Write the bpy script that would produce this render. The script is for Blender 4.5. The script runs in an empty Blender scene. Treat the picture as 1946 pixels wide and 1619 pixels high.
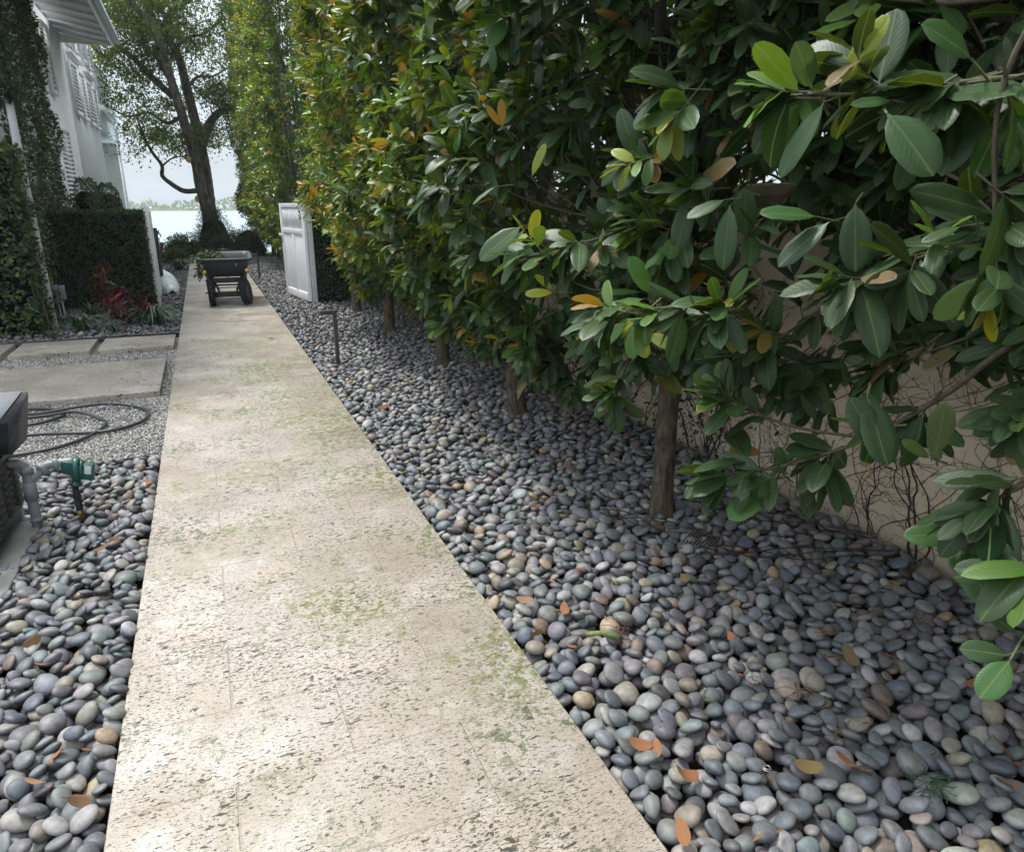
import bpy, bmesh, math, random
import numpy as np
from mathutils import Vector, Matrix
R = math.radians
RNG = np.random.default_rng(11)
random.seed(5)
S = bpy.context.scene
COL = S.collection
H = 1.55

# ------------------------------------------------------------------ helpers
def link(o, parent=None):
    COL.objects.link(o)
    if parent is not None: o.parent = parent
    return o
def tag(o, label=None, cat=None, group=None, kind=None):
    if label: o['label'] = label
    if cat: o['category'] = cat
    if group: o['group'] = group
    if kind: o['kind'] = kind
    return o
def thing(name, label, cat, loc=(0, 0, 0), rz=0.0, group=None):
    o = bpy.data.objects.new(name, None); o.empty_display_size = .1
    o.location = loc; o.rotation_euler = (0, 0, rz); link(o)
    return tag(o, label, cat, group)

class Geo:
    """collects arrays of vertices and faces, builds ONE mesh object"""
    def __init__(s): s.v = []; s.f = []; s.c = []; s.a = []; s.n = 0
    def add(s, v, faces, col=None, aux=None):
        v = np.asarray(v, float).reshape(-1, 3); n = len(v)
        for f in (faces if isinstance(faces, (list, tuple)) and len(faces) and isinstance(faces[0], np.ndarray) and faces[0].ndim == 2 else [faces]):
            if isinstance(f, np.ndarray):
                s.f.append(f + s.n)
            else:
                d = {}
                for q in f: d.setdefault(len(q), []).append(q)
                for k, l in d.items(): s.f.append(np.array(l, int) + s.n)
        s.v.append(v)
        c = np.ones((n, 3)) * .5 if col is None else np.broadcast_to(np.asarray(col, float), (n, 3))
        s.c.append(c)
        s.a.append(np.zeros((n, 3)) if aux is None else np.broadcast_to(np.asarray(aux, float), (n, 3)))
        s.n += n
    def merge(s, o, M=None, off=(0, 0, 0)):
        for v, c, a in zip(o.v, o.c, o.a):
            s.v.append(v + np.array(off)); s.c.append(c); s.a.append(a)
        for f in o.f: s.f.append(f + s.n)
        s.n += o.n
    def mesh(s, name, mat, smooth=False):
        v = np.concatenate(s.v); me = bpy.data.meshes.new(name)
        me.vertices.add(len(v)); me.vertices.foreach_set('co', v.astype(np.float32).ravel())
        loops = np.concatenate([f.ravel() for f in s.f]).astype(np.int32)
        tot = np.concatenate([np.full(len(f), f.shape[1]) for f in s.f])
        start = np.concatenate([[0], np.cumsum(tot)[:-1]]).astype(np.int32)
        me.loops.add(len(loops)); me.loops.foreach_set('vertex_index', loops)
        me.polygons.add(len(tot)); me.polygons.foreach_set('loop_start', start)
        me.update(calc_edges=True)
        c = np.concatenate(s.c); c4 = np.ones((len(v), 4), np.float32); c4[:, :3] = c
        at = me.attributes.new('Col', 'FLOAT_COLOR', 'POINT'); at.data.foreach_set('color', c4.ravel())
        a = np.concatenate(s.a).astype(np.float32)
        if a.any():
            at = me.attributes.new('aux', 'FLOAT_VECTOR', 'POINT'); at.data.foreach_set('vector', a.ravel())
        if smooth: me.polygons.foreach_set('use_smooth', np.ones(len(tot), bool))
        if mat: me.materials.append(mat)
        return me
    def build(s, name, mat, parent=None, smooth=False, loc=None):
        o = bpy.data.objects.new(name, s.mesh(name, mat, smooth))
        if loc is not None: o.location = loc
        return link(o, parent)

BOXF = [(0, 3, 2, 1), (4, 5, 6, 7), (0, 1, 5, 4), (1, 2, 6, 5), (2, 3, 7, 6), (3, 0, 4, 7)]
def box(g, x0, x1, y0, y1, z0, z1, col=None, M=None):
    v = np.array([(x0, y0, z0), (x1, y0, z0), (x1, y1, z0), (x0, y1, z0), (x0, y0, z1), (x1, y0, z1), (x1, y1, z1), (x0, y1, z1)], float)
    if M is not None: v = np.array([M @ Vector(p) for p in v])
    g.add(v, BOXF, col)
def bbox(g, x0, x1, y0, y1, z0, z1, b=.005, col=None, M=None, seg=2):
    """bevelled box"""
    bm = bmesh.new(); bmesh.ops.create_cube(bm, size=1)
    for v in bm.verts:
        v.co = Vector(((x0 + x1) / 2 + v.co.x * (x1 - x0), (y0 + y1) / 2 + v.co.y * (y1 - y0), (z0 + z1) / 2 + v.co.z * (z1 - z0)))
    bmesh.ops.bevel(bm, geom=bm.edges[:], offset=b, segments=seg, affect='EDGES', profile=.6)
    if M is not None: bm.transform(M)
    bm.verts.index_update()
    g.add([v.co[:] for v in bm.verts], [tuple(v.index for v in f.verts) for f in bm.faces], col); bm.free()
def norm(a): return a / np.maximum(np.linalg.norm(a, axis=-1, keepdims=True), 1e-9)
def spline(pts, n):
    """catmull-rom through rows (any width)"""
    p = np.array(pts, float); p = np.vstack([2 * p[0] - p[1], p, 2 * p[-1] - p[-2]]); out = []
    m = len(p) - 3
    for i in range(m):
        for t in np.linspace(0, 1, n, endpoint=(i == m - 1)):
            a, b, c, d = p[i:i + 4]
            out.append(.5 * ((2 * b) + (-a + c) * t + (2 * a - 5 * b + 4 * c - d) * t * t + (-a + 3 * b - 3 * c + d) * t ** 3))
    return np.array(out)
def tube(g, pts, rad, sides=8, col=None, cap=True, rough=0, rng=None, closed=False):
    p = np.array(pts, float); n = len(p); rad = np.broadcast_to(np.asarray(rad, float), (n,))
    t = norm(np.gradient(p, axis=0)); ref = np.array([0, 0, 1.]) if abs(t[0][2]) < .9 else np.array([1., 0, 0])
    u = norm(np.cross(t[0], ref)); V = []; a = np.linspace(0, 2 * np.pi, sides, endpoint=False)
    for i in range(n):
        u = norm(u - t[i] * (u @ t[i])); w = np.cross(t[i], u)
        r = rad[i] * (1 + (rough * rng.standard_normal(sides) if rng is not None else 0))
        V.append(p[i] + (np.cos(a) * r)[:, None] * u + (np.sin(a) * r)[:, None] * w)
    V = np.concatenate(V); i = np.arange(n - 1)[:, None] * sides; k = np.arange(sides)[None]
    k2 = (k + 1) % sides
    F = np.stack([i + k, i + k2, i + sides + k2, i + sides + k], -1).reshape(-1, 4)
    fs = [F]
    if cap:
        V = np.vstack([V, p[0], p[-1]]); m = n * sides; k = np.arange(sides); k2 = (k + 1) % sides
        fs += [np.stack([k2, k, np.full(sides, m)], -1), np.stack([(n - 1) * sides + k, (n - 1) * sides + k2, np.full(sides, m + 1)], -1)]
    g.add(V, fs, col)
def lathe(g, prof, sides=24, M=None, col=None):
    """prof: list of (r, z)"""
    a = np.linspace(0, 2 * np.pi, sides, endpoint=False); P = np.array(prof, float)
    V = np.concatenate([np.stack([r * np.cos(a), r * np.sin(a), np.full(sides, z)], -1) for r, z in P])
    if M is not None: V = np.array([M @ Vector(v) for v in V])
    n = len(P); i = np.arange(n - 1)[:, None] * sides; k = np.arange(sides)[None]; k2 = (k + 1) % sides
    g.add(V, [np.stack([i + k, i + k2, i + sides + k2, i + sides + k], -1).reshape(-1, 4)], col)
def T(x=0, y=0, z=0, rx=0, ry=0, rz=0):
    return Matrix.Translation((x, y, z)) @ Matrix.Rotation(rz, 4, 'Z') @ Matrix.Rotation(ry, 4, 'Y') @ Matrix.Rotation(rx, 4, 'X')

# ------------------------------------------------------------------ materials
class NT:
    def __init__(s, name):
        s.m = bpy.data.materials.new(name); s.m.use_nodes = True; s.t = s.m.node_tree; s.t.nodes.clear()
        s.out = s.n('ShaderNodeOutputMaterial')
    def n(s, ty, **k):
        o = s.t.nodes.new(ty)
        for a, b in k.items(): setattr(o, a, b)
        return o
    def l(s, a, b): s.t.links.new(a, b)
    def put(s, sock, v):
        if hasattr(v, 'is_output') or isinstance(v, bpy.types.NodeSocket): s.l(v, sock)
        elif isinstance(v, (tuple, list)) and len(v) == 3 and sock.type == 'RGBA': sock.default_value = (*v, 1)
        else: sock.default_value = v
    def m_(s, op, a, b=None, c=None, clamp=False):
        o = s.n('ShaderNodeMath', operation=op, use_clamp=clamp); s.put(o.inputs[0], a)
        if b is not None: s.put(o.inputs[1], b)
        if c is not None: s.put(o.inputs[2], c)
        return o.outputs[0]
    def mix(s, f, a, b, mode='MIX'):
        o = s.n('ShaderNodeMix', data_type='RGBA', blend_type=mode); s.put(o.inputs[0], f); s.put(o.inputs[6], a); s.put(o.inputs[7], b)
        return o.outputs[2]
    def ramp(s, f, lo, hi):
        o = s.n('ShaderNodeMapRange', interpolation_type='SMOOTHSTEP'); s.put(o.inputs[0], f); o.inputs[1].default_value = lo; o.inputs[2].default_value = hi
        return o.outputs[0]
    def pos(s, kind='world', scale=(1, 1, 1), rot=(0, 0, 0)):
        c = s.n('ShaderNodeNewGeometry').outputs['Position'] if kind == 'world' else s.n('ShaderNodeTexCoord').outputs['Object']
        mp = s.n('ShaderNodeMapping'); s.l(c, mp.inputs[0]); mp.inputs['Scale'].default_value = scale; mp.inputs['Rotation'].default_value = rot
        return mp.outputs[0]
    def noise(s, vec, scale, detail=4, rough=.55, dist=0):
        o = s.n('ShaderNodeTexNoise'); s.l(vec, o.inputs['Vector']); o.inputs['Scale'].default_value = scale
        o.inputs['Detail'].default_value = detail; o.inputs['Roughness'].default_value = rough; o.inputs['Distortion'].default_value = dist
        return o.outputs['Fac']
    def vor(s, vec, scale, feature='F1', out='Distance'):
        o = s.n('ShaderNodeTexVoronoi', feature=feature); s.l(vec, o.inputs['Vector']); o.inputs['Scale'].default_value = scale
        return o.outputs[out]
    def attr(s, name, out='Color'): return s.n('ShaderNodeAttribute', attribute_name=name).outputs[out]
    def bump(s, h, strength, dist):
        o = s.n('ShaderNodeBump'); s.l(h, o.inputs['Height']); o.inputs['Strength'].default_value = strength; o.inputs['Distance'].default_value = dist
        return o.outputs[0]
    def bsdf(s, col, rough=.5, spec=.5, metal=0, normal=None, **k):
        o = s.n('ShaderNodeBsdfPrincipled'); s.put(o.inputs['Base Color'], col); s.put(o.inputs['Roughness'], rough)
        s.put(o.inputs['Specular IOR Level'], spec); s.put(o.inputs['Metallic'], metal)
        if normal is not None: s.l(normal, o.inputs['Normal'])
        for a, b in k.items(): s.put(o.inputs[a.replace('_', ' ')], b)
        return o.outputs[0]
    def done(s, sh): s.l(sh, s.out.inputs[0]); return s.m

def simple(name, col, rough=.5, spec=.5, metal=0, var=.12, scale=8, bump=0., bscale=60, dirt=None):
    t = NT(name); p = t.pos('obj'); nz = t.noise(p, scale, 5)
    c = t.mix(t.ramp(nz, .3, .7), tuple(x * (1 - var) for x in col), tuple(min(1, x * (1 + var)) for x in col))
    if dirt: c = t.mix(t.m_('MULTIPLY', t.ramp(t.noise(p, scale * .6, 6, .7), .5, .75), .6), c, dirt)
    nrm = t.bump(t.noise(p, bscale, 4), bump, .004) if bump else None
    r = t.m_('ADD', rough - .06, t.m_('MULTIPLY', nz, .14))
    return t.done(t.bsdf(c, r, spec, metal, nrm))

def leaf_mat(name, rough=.13, trans=.12, spec=.30, veins=True, back=(.04, .07, .025), glow=(.35, .45, .03)):
    t = NT(name); col = t.attr('Col'); aux = t.attr('aux', 'Vector')
    sx = t.n('ShaderNodeSeparateXYZ'); t.l(aux, sx.inputs[0]); u, v, w = sx.outputs
    nrm = None
    p = t.pos('world'); nz = t.noise(p, 22, 3)
    col = t.mix(t.m_('MULTIPLY', t.ramp(nz, .35, .75), .25), col, t.mix(.35, col, (.08, .10, .04)))
    if veins:
        av = t.m_('ABSOLUTE', t.m_('SUBTRACT', v, .5))
        rib = t.m_('SUBTRACT', 1, t.ramp(av, .012, .045))
        col = t.mix(t.m_('MULTIPLY', rib, .55), col, (.20, .28, .09))
        side = t.m_('SINE', t.m_('MULTIPLY', t.m_('SUBTRACT', u, t.m_('MULTIPLY', av, .55)), 70))
        h = t.m_('ADD', t.m_('MULTIPLY', side, .3), t.m_('MULTIPLY', rib, -1.5))
        nrm = t.bump(h, .13, .002)
        # browned tips on a few leaves
        tip = t.m_('MULTIPLY', t.ramp(t.m_('ADD', u, t.m_('MULTIPLY', nz, .25)), 1.0, 1.04), t.ramp(w, .945, .95))
        col = t.mix(tip, col, (.34, .20, .11))
    bf = t.n('ShaderNodeNewGeometry').outputs['Backfacing']
    bcol = t.mix(.6, col, back)
    c2 = t.mix(bf, col, bcol)
    b = t.bsdf(c2, t.m_('ADD', rough, t.m_('MULTIPLY', bf, .3)), spec, 0, nrm)
    tr = t.n('ShaderNodeBsdfTranslucent'); t.l(t.mix(1, t.mix(.30, col, glow), (1.7, 1.7, 1.0), 'MULTIPLY'), tr.inputs[0])
    mx = t.n('ShaderNodeMixShader'); mx.inputs[0].default_value = trans; t.l(b, mx.inputs[1]); t.l(tr.outputs[0], mx.inputs[2])
    return t.done(mx.outputs[0])

def pebble_mat():
    t = NT('river_stone'); col = t.attr('Col'); aux = t.attr('aux', 'Vector'); p = t.pos('world')
    sx = t.n('ShaderNodeSeparateXYZ'); t.l(aux, sx.inputs[0])
    n1 = t.noise(p, 55, 4, .6); n2 = t.noise(p, 600, 2, .6); n3 = t.noise(p, 14, 2)
    c = t.mix(t.ramp(n1, .3, .7), t.mix(1, col, (.78, .78, .8), 'MULTIPLY'), t.mix(1, col, (1.18, 1.16, 1.12), 'MULTIPLY'))
    sp = t.m_('MULTIPLY', t.ramp(n2, .60, .68), sx.outputs[0])
    c = t.mix(t.m_('MULTIPLY', sp, .7), c, (.42, .43, .42))
    pit = t.m_('MULTIPLY', t.m_('SUBTRACT', 1, t.ramp(t.noise(p, 380, 2), .30, .36)), sx.outputs[1])
    c = t.mix(t.m_('MULTIPLY', pit, .75), c, (.03, .03, .03))
    c = t.mix(t.m_('MULTIPLY', t.ramp(n3, .58, .75), .35), c, (.13, .105, .075))
    nrm = t.bump(t.m_('ADD', n2, t.m_('MULTIPLY', n1, 2)), .22, .0012)
    return t.done(t.bsdf(c, t.m_('ADD', .40, t.m_('MULTIPLY', n1, .25)), .42, 0, nrm))

def travertine(name, tiles=True, moss=1.0, pebbly=False):
    t = NT(name); g = t.n('ShaderNodeNewGeometry').outputs['Position']
    sx = t.n('ShaderNodeSeparateXYZ'); t.l(g, sx.inputs[0]); X, Y, Z = sx.outputs
    P = t.pos('world'); PS = t.pos('world', (1, 2.3, 1), (0, 0, R(6)))
    if tiles:
        row = t.m_('DIVIDE', t.m_('SUBTRACT', Y, 2.10), .343); rid = t.m_('FLOOR', row); fr = t.m_('SUBTRACT', row, rid)
        odd = t.m_('ABSOLUTE', t.m_('MODULO', rid, 2.0))
        cx = t.m_('DIVIDE', t.m_('SUBTRACT', X, t.m_('ADD', -.09, t.m_('MULTIPLY', odd, .33))), .66)
        cid = t.m_('FLOOR', cx); fc = t.m_('SUBTRACT', cx, cid)
        ey = t.m_('MULTIPLY', t.m_('MINIMUM', fr, t.m_('SUBTRACT', 1, fr)), .343); ex = t.m_('MULTIPLY', t.m_('MINIMUM', fc, t.m_('SUBTRACT', 1, fc)), .66)
        jd = t.m_('MINIMUM', ey, ex); joint = t.m_('SUBTRACT', 1, t.ramp(jd, .0012, .0036))
        cb = t.n('ShaderNodeCombineXYZ'); t.l(rid, cb.inputs[0]); t.l(cid, cb.inputs[1])
        wn = t.n('ShaderNodeTexWhiteNoise', noise_dimensions='2D'); t.l(cb.outputs[0], wn.inputs['Vector']); tid = wn.outputs['Value']
        off = t.n('ShaderNodeVectorMath', operation='SCALE'); t.l(cb.outputs[0], off.inputs[0]); off.inputs['Scale'].default_value = 3.71
        ad = t.n('ShaderNodeVectorMath', operation='ADD'); t.l(PS, ad.inputs[0]); t.l(off.outputs[0], ad.inputs[1]); PS = ad.outputs[0]
    big = t.noise(P, 1.3, 4, .6); midn = t.noise(P, 5, 5, .65); fine = t.noise(PS, 60, 5, .75); vfine = t.noise(P, 220, 3, .7)
    c = t.mix(t.ramp(big, .35, .65), (.335, .285, .23), (.425, .385, .335))
    c = t.mix(t.m_('MULTIPLY', t.ramp(midn, .5, .72), .6), c, (.56, .54, .50))
    c = t.mix(t.m_('MULTIPLY', t.ramp(t.noise(P, 2.6, 4), .56, .70), .35), c, (.52, .36, .27))
    if tiles:
        c = t.mix(1, c, t.mix(tid, (.90, .89, .87), (1.06, 1.05, 1.04)), 'MULTIPLY')
    # fine grain: grey-brown mottling
    c = t.mix(t.m_('MULTIPLY', t.ramp(fine, .48, .62), .62), c, (.165, .145, .105))
    c = t.mix(t.m_('MULTIPLY', t.ramp(vfine, .52, .63), .55), c, (.125, .11, .08))
    # open pits, elongated across the path, denser in some areas
    dens = t.m_('MULTIPLY', t.m_('SUBTRACT', t.noise(P, 2.7, 4, .65), .5), .27)
    if tiles: dens = t.m_('ADD', dens, t.m_('MULTIPLY', t.m_('SUBTRACT', tid, .5), .05))
    pn = t.m_('ADD', t.noise(PS, 27, 3, .62, .5), dens)
    pit = t.ramp(pn, .625, .65)
    pn2 = t.m_('ADD', t.noise(PS, 62, 2, .6, .6), dens); pit2 = t.ramp(pn2, .605, .64)
    pn3 = t.m_('ADD', t.noise(t.pos('world', (1, 1.4, 1), (0, 0, .5)), 15, 5, .7, 1.2), dens); pit3 = t.m_('MULTIPLY', t.ramp(pn3, .70, .73), t.ramp(t.noise(P, 90, 2), .42, .5))
    pits = t.m_('MAXIMUM', t.m_('MAXIMUM', pit, pit3), t.m_('MULTIPLY', pit2, .85))
    c = t.mix(t.m_('MULTIPLY', pits, .93), c, (.03, .03, .022))
    # moss and algae
    mm = t.ramp(t.m_('ADD', t.noise(P, 1.1, 4, .6), t.m_('MULTIPLY', t.ramp(X, -.2, .9), .11)), .50, .66)
    mm = t.m_('MULTIPLY', mm, t.ramp(Y, .9, 2.0)); mm = t.m_('MULTIPLY', mm, t.m_('SUBTRACT', 1, t.ramp(Y, 8.0, 12.0)))
    film = t.m_('MULTIPLY', mm, t.ramp(t.noise(P, 9, 4, .7), .42, .7))
    c = t.mix(t.m_('MULTIPLY', film, .22 * moss), c, (.25, .25, .10))
    mo = t.m_('MULTIPLY', t.m_('MULTIPLY', mm, t.ramp(t.m_('ADD', t.noise(P, 24, 5, .78, .3), t.m_('MULTIPLY', midn, .25)), .62, .67)), moss)
    mo2 = t.m_('MULTIPLY', t.m_('MULTIPLY', t.ramp(t.noise(P, 1.9, 3), .5, .62), t.ramp(t.m_('ADD', t.noise(P, 19, 5, .8, .3), t.m_('MULTIPLY', big, .2)), .635, .675)), moss)
    c = t.mix(t.m_('MULTIPLY', mo2, .85), c, (.085, .10, .045))
    c = t.mix(t.m_('MULTIPLY', mo, .85), c, t.mix(t.ramp(vfine, .4, .6), (.06, .075, .018), (.17, .19, .045)))
    h = t.m_('SUBTRACT', t.m_('ADD', t.m_('MULTIPLY', fine, .5), t.m_('MULTIPLY', vfine, .25)), t.m_('MULTIPLY', pits, 1.8))
    if tiles:
        c = t.mix(t.m_('MULTIPLY', joint, .6), c, (.26, .22, .17)); h = t.m_('SUBTRACT', h, t.m_('MULTIPLY', joint, 1.2))
    if pebbly:
        # rows of small stones set in the middle of the slab
        cell = t.vor(t.pos('world', (1, 1.35, 1)), 38); inside = t.m_('MULTIPLY', t.ramp(X, -1.62, -1.60), t.m_('SUBTRACT', 1, t.ramp(X, -.885, -.87)))
        inside = t.m_('SUBTRACT', 1, t.ramp(X, -.885, -.87))
        inside = t.m_('MULTIPLY', inside, t.m_('MULTIPLY', t.ramp(Y, 6.86, 6.87), t.m_('SUBTRACT', 1, t.ramp(Y, 8.0, 8.02))))
        c = t.mix(t.m_('MULTIPLY', inside, t.ramp(cell, .35, .6)), c, (.30, .27, .22)); h = t.m_('SUBTRACT', h, t.m_('MULTIPLY', inside, t.m_('MULTIPLY', cell, 4)))
    nrm = t.bump(h, .55, .004)
    r = t.m_('ADD', .30, t.m_('MULTIPLY', t.ramp(t.noise(P, 2.2, 4), .35, .65), .32))
    r = t.m_('ADD', r, t.m_('MULTIPLY', pits, .3))
    return t.done(t.bsdf(c, r, .5, 0, nrm))

def bark_mat(name, a, b, sc=1.0):
    t = NT(name); p = t.pos('obj', (9 * sc, 9 * sc, 2.2 * sc)); n1 = t.noise(p, 3, 6, .7, .6); p2 = t.pos('obj'); n2 = t.noise(p2, 6 * sc, 3)
    c = t.mix(t.ramp(n1, .38, .62), a, b); c = t.mix(t.m_('MULTIPLY', t.ramp(n2, .5, .7), .4), c, (.16, .17, .13))
    return t.done(t.bsdf(c, .85, .25, 0, t.bump(n1, .9, .02 / sc)))

def stucco():
    t = NT('cream_stucco'); P = t.pos('world'); n1 = t.noise(P, 1.8, 5, .6); n2 = t.noise(P, 24, 5, .75); n3 = t.noise(t.pos('world', (1, 1, .45)), 60, 4, .8, .8)
    sx = t.n('ShaderNodeSeparateXYZ'); t.l(P, sx.inputs[0]); Z = sx.outputs[2]
    c = t.mix(t.ramp(n1, .35, .65), (.76, .61, .43), (.86, .73, .55))
    c = t.mix(t.m_('MULTIPLY', t.ramp(t.noise(P, 5, 4), .52, .7), .35), c, (.55, .50, .42))
    # clinging roots and dead creeper marks: speckles in patches
    patch = t.ramp(t.noise(P, 2.0, 4, .65), .40, .58)
    sp = t.m_('MULTIPLY', patch, t.ramp(n3, .575, .62))
    c = t.mix(t.m_('MULTIPLY', sp, .85), c, (.075, .045, .035))
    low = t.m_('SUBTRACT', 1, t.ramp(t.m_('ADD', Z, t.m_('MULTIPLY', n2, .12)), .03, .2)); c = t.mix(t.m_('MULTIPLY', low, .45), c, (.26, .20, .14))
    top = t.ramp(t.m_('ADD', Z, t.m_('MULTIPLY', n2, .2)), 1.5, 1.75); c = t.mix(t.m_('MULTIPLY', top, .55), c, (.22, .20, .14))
    return t.done(t.bsdf(c, .88, .2, 0, t.bump(t.m_('ADD', n2, sp), .35, .004)))

def attr_mat(name, rough=.7, spec=.3, mul=1.0):
    t = NT(name); c = t.attr('Col'); p = t.pos('world'); n = t.noise(p, 90, 3)
    c = t.mix(t.ramp(n, .3, .7), t.mix(1, c, (.75, .75, .75), 'MULTIPLY'), t.mix(1, c, (1.2, 1.2, 1.2), 'MULTIPLY'))
    return t.done(t.bsdf(c, rough, spec))

def water_mat():
    t = NT('bay_water'); p = t.pos('world', (1, .45, 1)); n = t.noise(p, .9, 5, .65, .4); n2 = t.noise(p, .12, 3)
    c = t.mix(n2, (.22, .31, .33), (.34, .42, .43))
    return t.done(t.bsdf(c, .22, .5, 0, t.bump(n, .6, .3)))

M = {}
def mats():
    M['soil'] = simple('dark_soil', (.035, .028, .022), .95, .1, var=.4, scale=20, bump=.5)
    M['trav'] = travertine('travertine_tiles'); M['slab'] = travertine('travertine_slab', False, .25)
    M['slab_p'] = travertine('travertine_pebble_slab', False, .15, True)
    M['pebble'] = pebble_mat(); M['gravel'] = attr_mat('fine_gravel', .7, .35)
    M['leaf'] = leaf_mat('broad_leaf'); M['leaf_far'] = leaf_mat('broad_leaf_far', .30, .22, .4, False)
    M['leaf_small'] = leaf_mat('small_leaf', .5, .12, .35, False, (.05, .08, .04))
    M['leaf_red'] = leaf_mat('red_leaf', .4, .12, .4, False, (.06, .015, .02), (.4, .03, .02))
    M['leaf_oak'] = leaf_mat('canopy_leaf', .5, .35, .3, False, (.05, .08, .04))
    M['deadleaf'] = leaf_mat('fallen_leaf', .6, .08, .3, True, (.20, .11, .06))
    M['blade'] = attr_mat('grass_blade', .5, .4)
    M['bark'] = bark_mat('smooth_tan_bark', (.05, .034, .022), (.135, .098, .065), 1.6)
    M['bark_oak'] = bark_mat('furrowed_grey_bark', (.035, .028, .025), (.15, .125, .115), .55)
    M['twig'] = attr_mat('twig_bark', .7, .3)
    M['cut'] = simple('cut_wood', (.55, .36, .19), .8, .2, var=.2, scale=30)
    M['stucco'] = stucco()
    M['white'] = simple('white_painted_stucco', (.90, .91, .92), .8, .25, var=.04, scale=1.5, bump=.15, bscale=80, dirt=(.6, .62, .64))
    M['paint'] = simple('white_gloss_paint', (.90, .90, .91), .42, .5, var=.04, scale=3)
    M['soffit'] = simple('soffit_boards', (.62, .64, .67), .6, .3, var=.04, scale=2)
    M['roof'] = simple('roof_metal', (.42, .45, .46), .5, .4, var=.1)
    M['darkglass'] = simple('dark_pane', (.03, .04, .05), .12, .6, var=.2)
    M['steel'] = simple('black_steel', (.018, .017, .018), .55, .4, var=.3, scale=20)
    M['bronze'] = simple('bronze_powdercoat', (.055, .045, .042), .5, .4, var=.15, scale=20)
    M['concrete'] = simple('grey_concrete', (.30, .29, .26), .85, .25, var=.2, scale=5, bump=.3, dirt=(.16, .15, .12))
    M['black'] = simple('black_housing', (.012, .013, .016), .45, .4, var=.2)
    M['louver'] = simple('grey_louver_sheet', (.07, .07, .072), .45, .5, .3, var=.15, scale=10)
    M['hood'] = simple('grey_hood_plastic', (.045, .047, .055), .5, .4, var=.08)
    M['pvc'] = simple('grey_pvc', (.25, .26, .28), .45, .45, var=.08, scale=12)
    M['pvcw'] = simple('white_pvc', (.55, .55, .56), .5, .4, var=.1, scale=6, dirt=(.3, .3, .28))
    M['teal'] = simple('green_valve_plastic', (.014, .085, .07), .35, .5, var=.12, scale=14)
    M['label'] = simple('white_sticker', (.6, .62, .62), .5)
    M['brass'] = simple('aged_brass', (.42, .28, .10), .38, .5, .9, var=.3, scale=40)
    M['hose'] = simple('dark_hose', (.03, .032, .036), .42, .5, var=.15)
    M['tub'] = simple('grey_poly_tub', (.048, .049, .060), .5, .45, var=.08, scale=6)
    M['tyre'] = simple('black_rubber', (.014, .014, .015), .7, .3, var=.2, scale=30)
    M['yellow'] = simple('yellow_cap', (.75, .48, .03), .4, .5)
    M['bluebin'] = simple('pale_blue_plastic', (.42, .50, .60), .35, .5, var=.05)
    M['hull'] = simple('pale_hull', (.70, .76, .76), .25, .6, var=.05, scale=3)
    M['vine'] = simple('dead_vine', (.055, .032, .025), .85, .2, var=.35, scale=20)
    M['ring'] = simple('metal_ring', (.6, .6, .6), .3, .5, .8)
    M['grate'] = simple('green_grey_grate', (.12, .13, .12), .7, .3)
    M['water'] = water_mat()
    M['lawn'] = simple('lawn', (.06, .10, .03), .9, .2, var=.3, scale=6, bump=.5)
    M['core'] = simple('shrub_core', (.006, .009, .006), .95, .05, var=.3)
mats()

# ------------------------------------------------------------------ leaves
def leaf_template(lod):
    if lod == 0:
        ts = [(.0, .03), (.06, .12), (.15, .50), (.30, .84), (.48, .99), (.66, 1.), (.82, .84), (.94, .50)]; V = []; q = []; cols = (-.5, -.27, 0, .27, .5); hz = (.05, .12, 0, .12, .05)
        for i, (t, w) in enumerate(ts):
            for c, h in zip(cols, hz): V.append((t, c * w, (h + (.03 if i % 2 else -.01) * (c != 0)) * w))
        n = len(ts)
        for i in range(n - 1):
            for k in range(4): a = 5 * i + k; q.append((a, a + 1, a + 6, a + 5))
        V.append((1, 0, .0)); a = 5 * (n - 1); m = 5 * n; V = np.array(V, float)
        return V, [np.array(q), np.array([(a + k, a + k + 1, m) for k in range(4)])], np.stack([V[:, 0], V[:, 1] + .5], -1)
    elif lod == 1: ts = [(.0, .05), (.22, .68), (.55, 1.), (.86, .78), (1., .0)]
    else: ts = None
    if lod == 2:
        v = np.array([(0, 0, 0), (.45, .42, .10), (.85, .36, .08), (1, 0, 0), (.85, -.36, .08), (.45, -.42, .10)], float)
        return v, [np.array([(0, 3, 2, 1), (0, 5, 4, 3)])], np.stack([v[:, 0], v[:, 1] + .5], -1)
    V = []; q = []; tr = []
    for t, w in ts[:-1]: V += [(t, -.5 * w, .22 * w), (t, 0, 0), (t, .5 * w, .22 * w)]
    n = len(ts) - 1
    for i in range(n - 1):
        a = 3 * i; b = a + 3; q += [(a, a + 1, b + 1, b), (a + 1, a + 2, b + 2, b + 1)]
    V.append((1, 0, 0)); a = 3 * (n - 1); m = 3 * n; tr += [(a, a + 1, m), (a + 1, a + 2, m)]
    V = np.array(V, float)
    return V, [np.array(q), np.array(tr)], np.stack([V[:, 0], V[:, 1] + .5], -1)
TPL = {k: leaf_template(k) for k in (0, 1, 2)}
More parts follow.
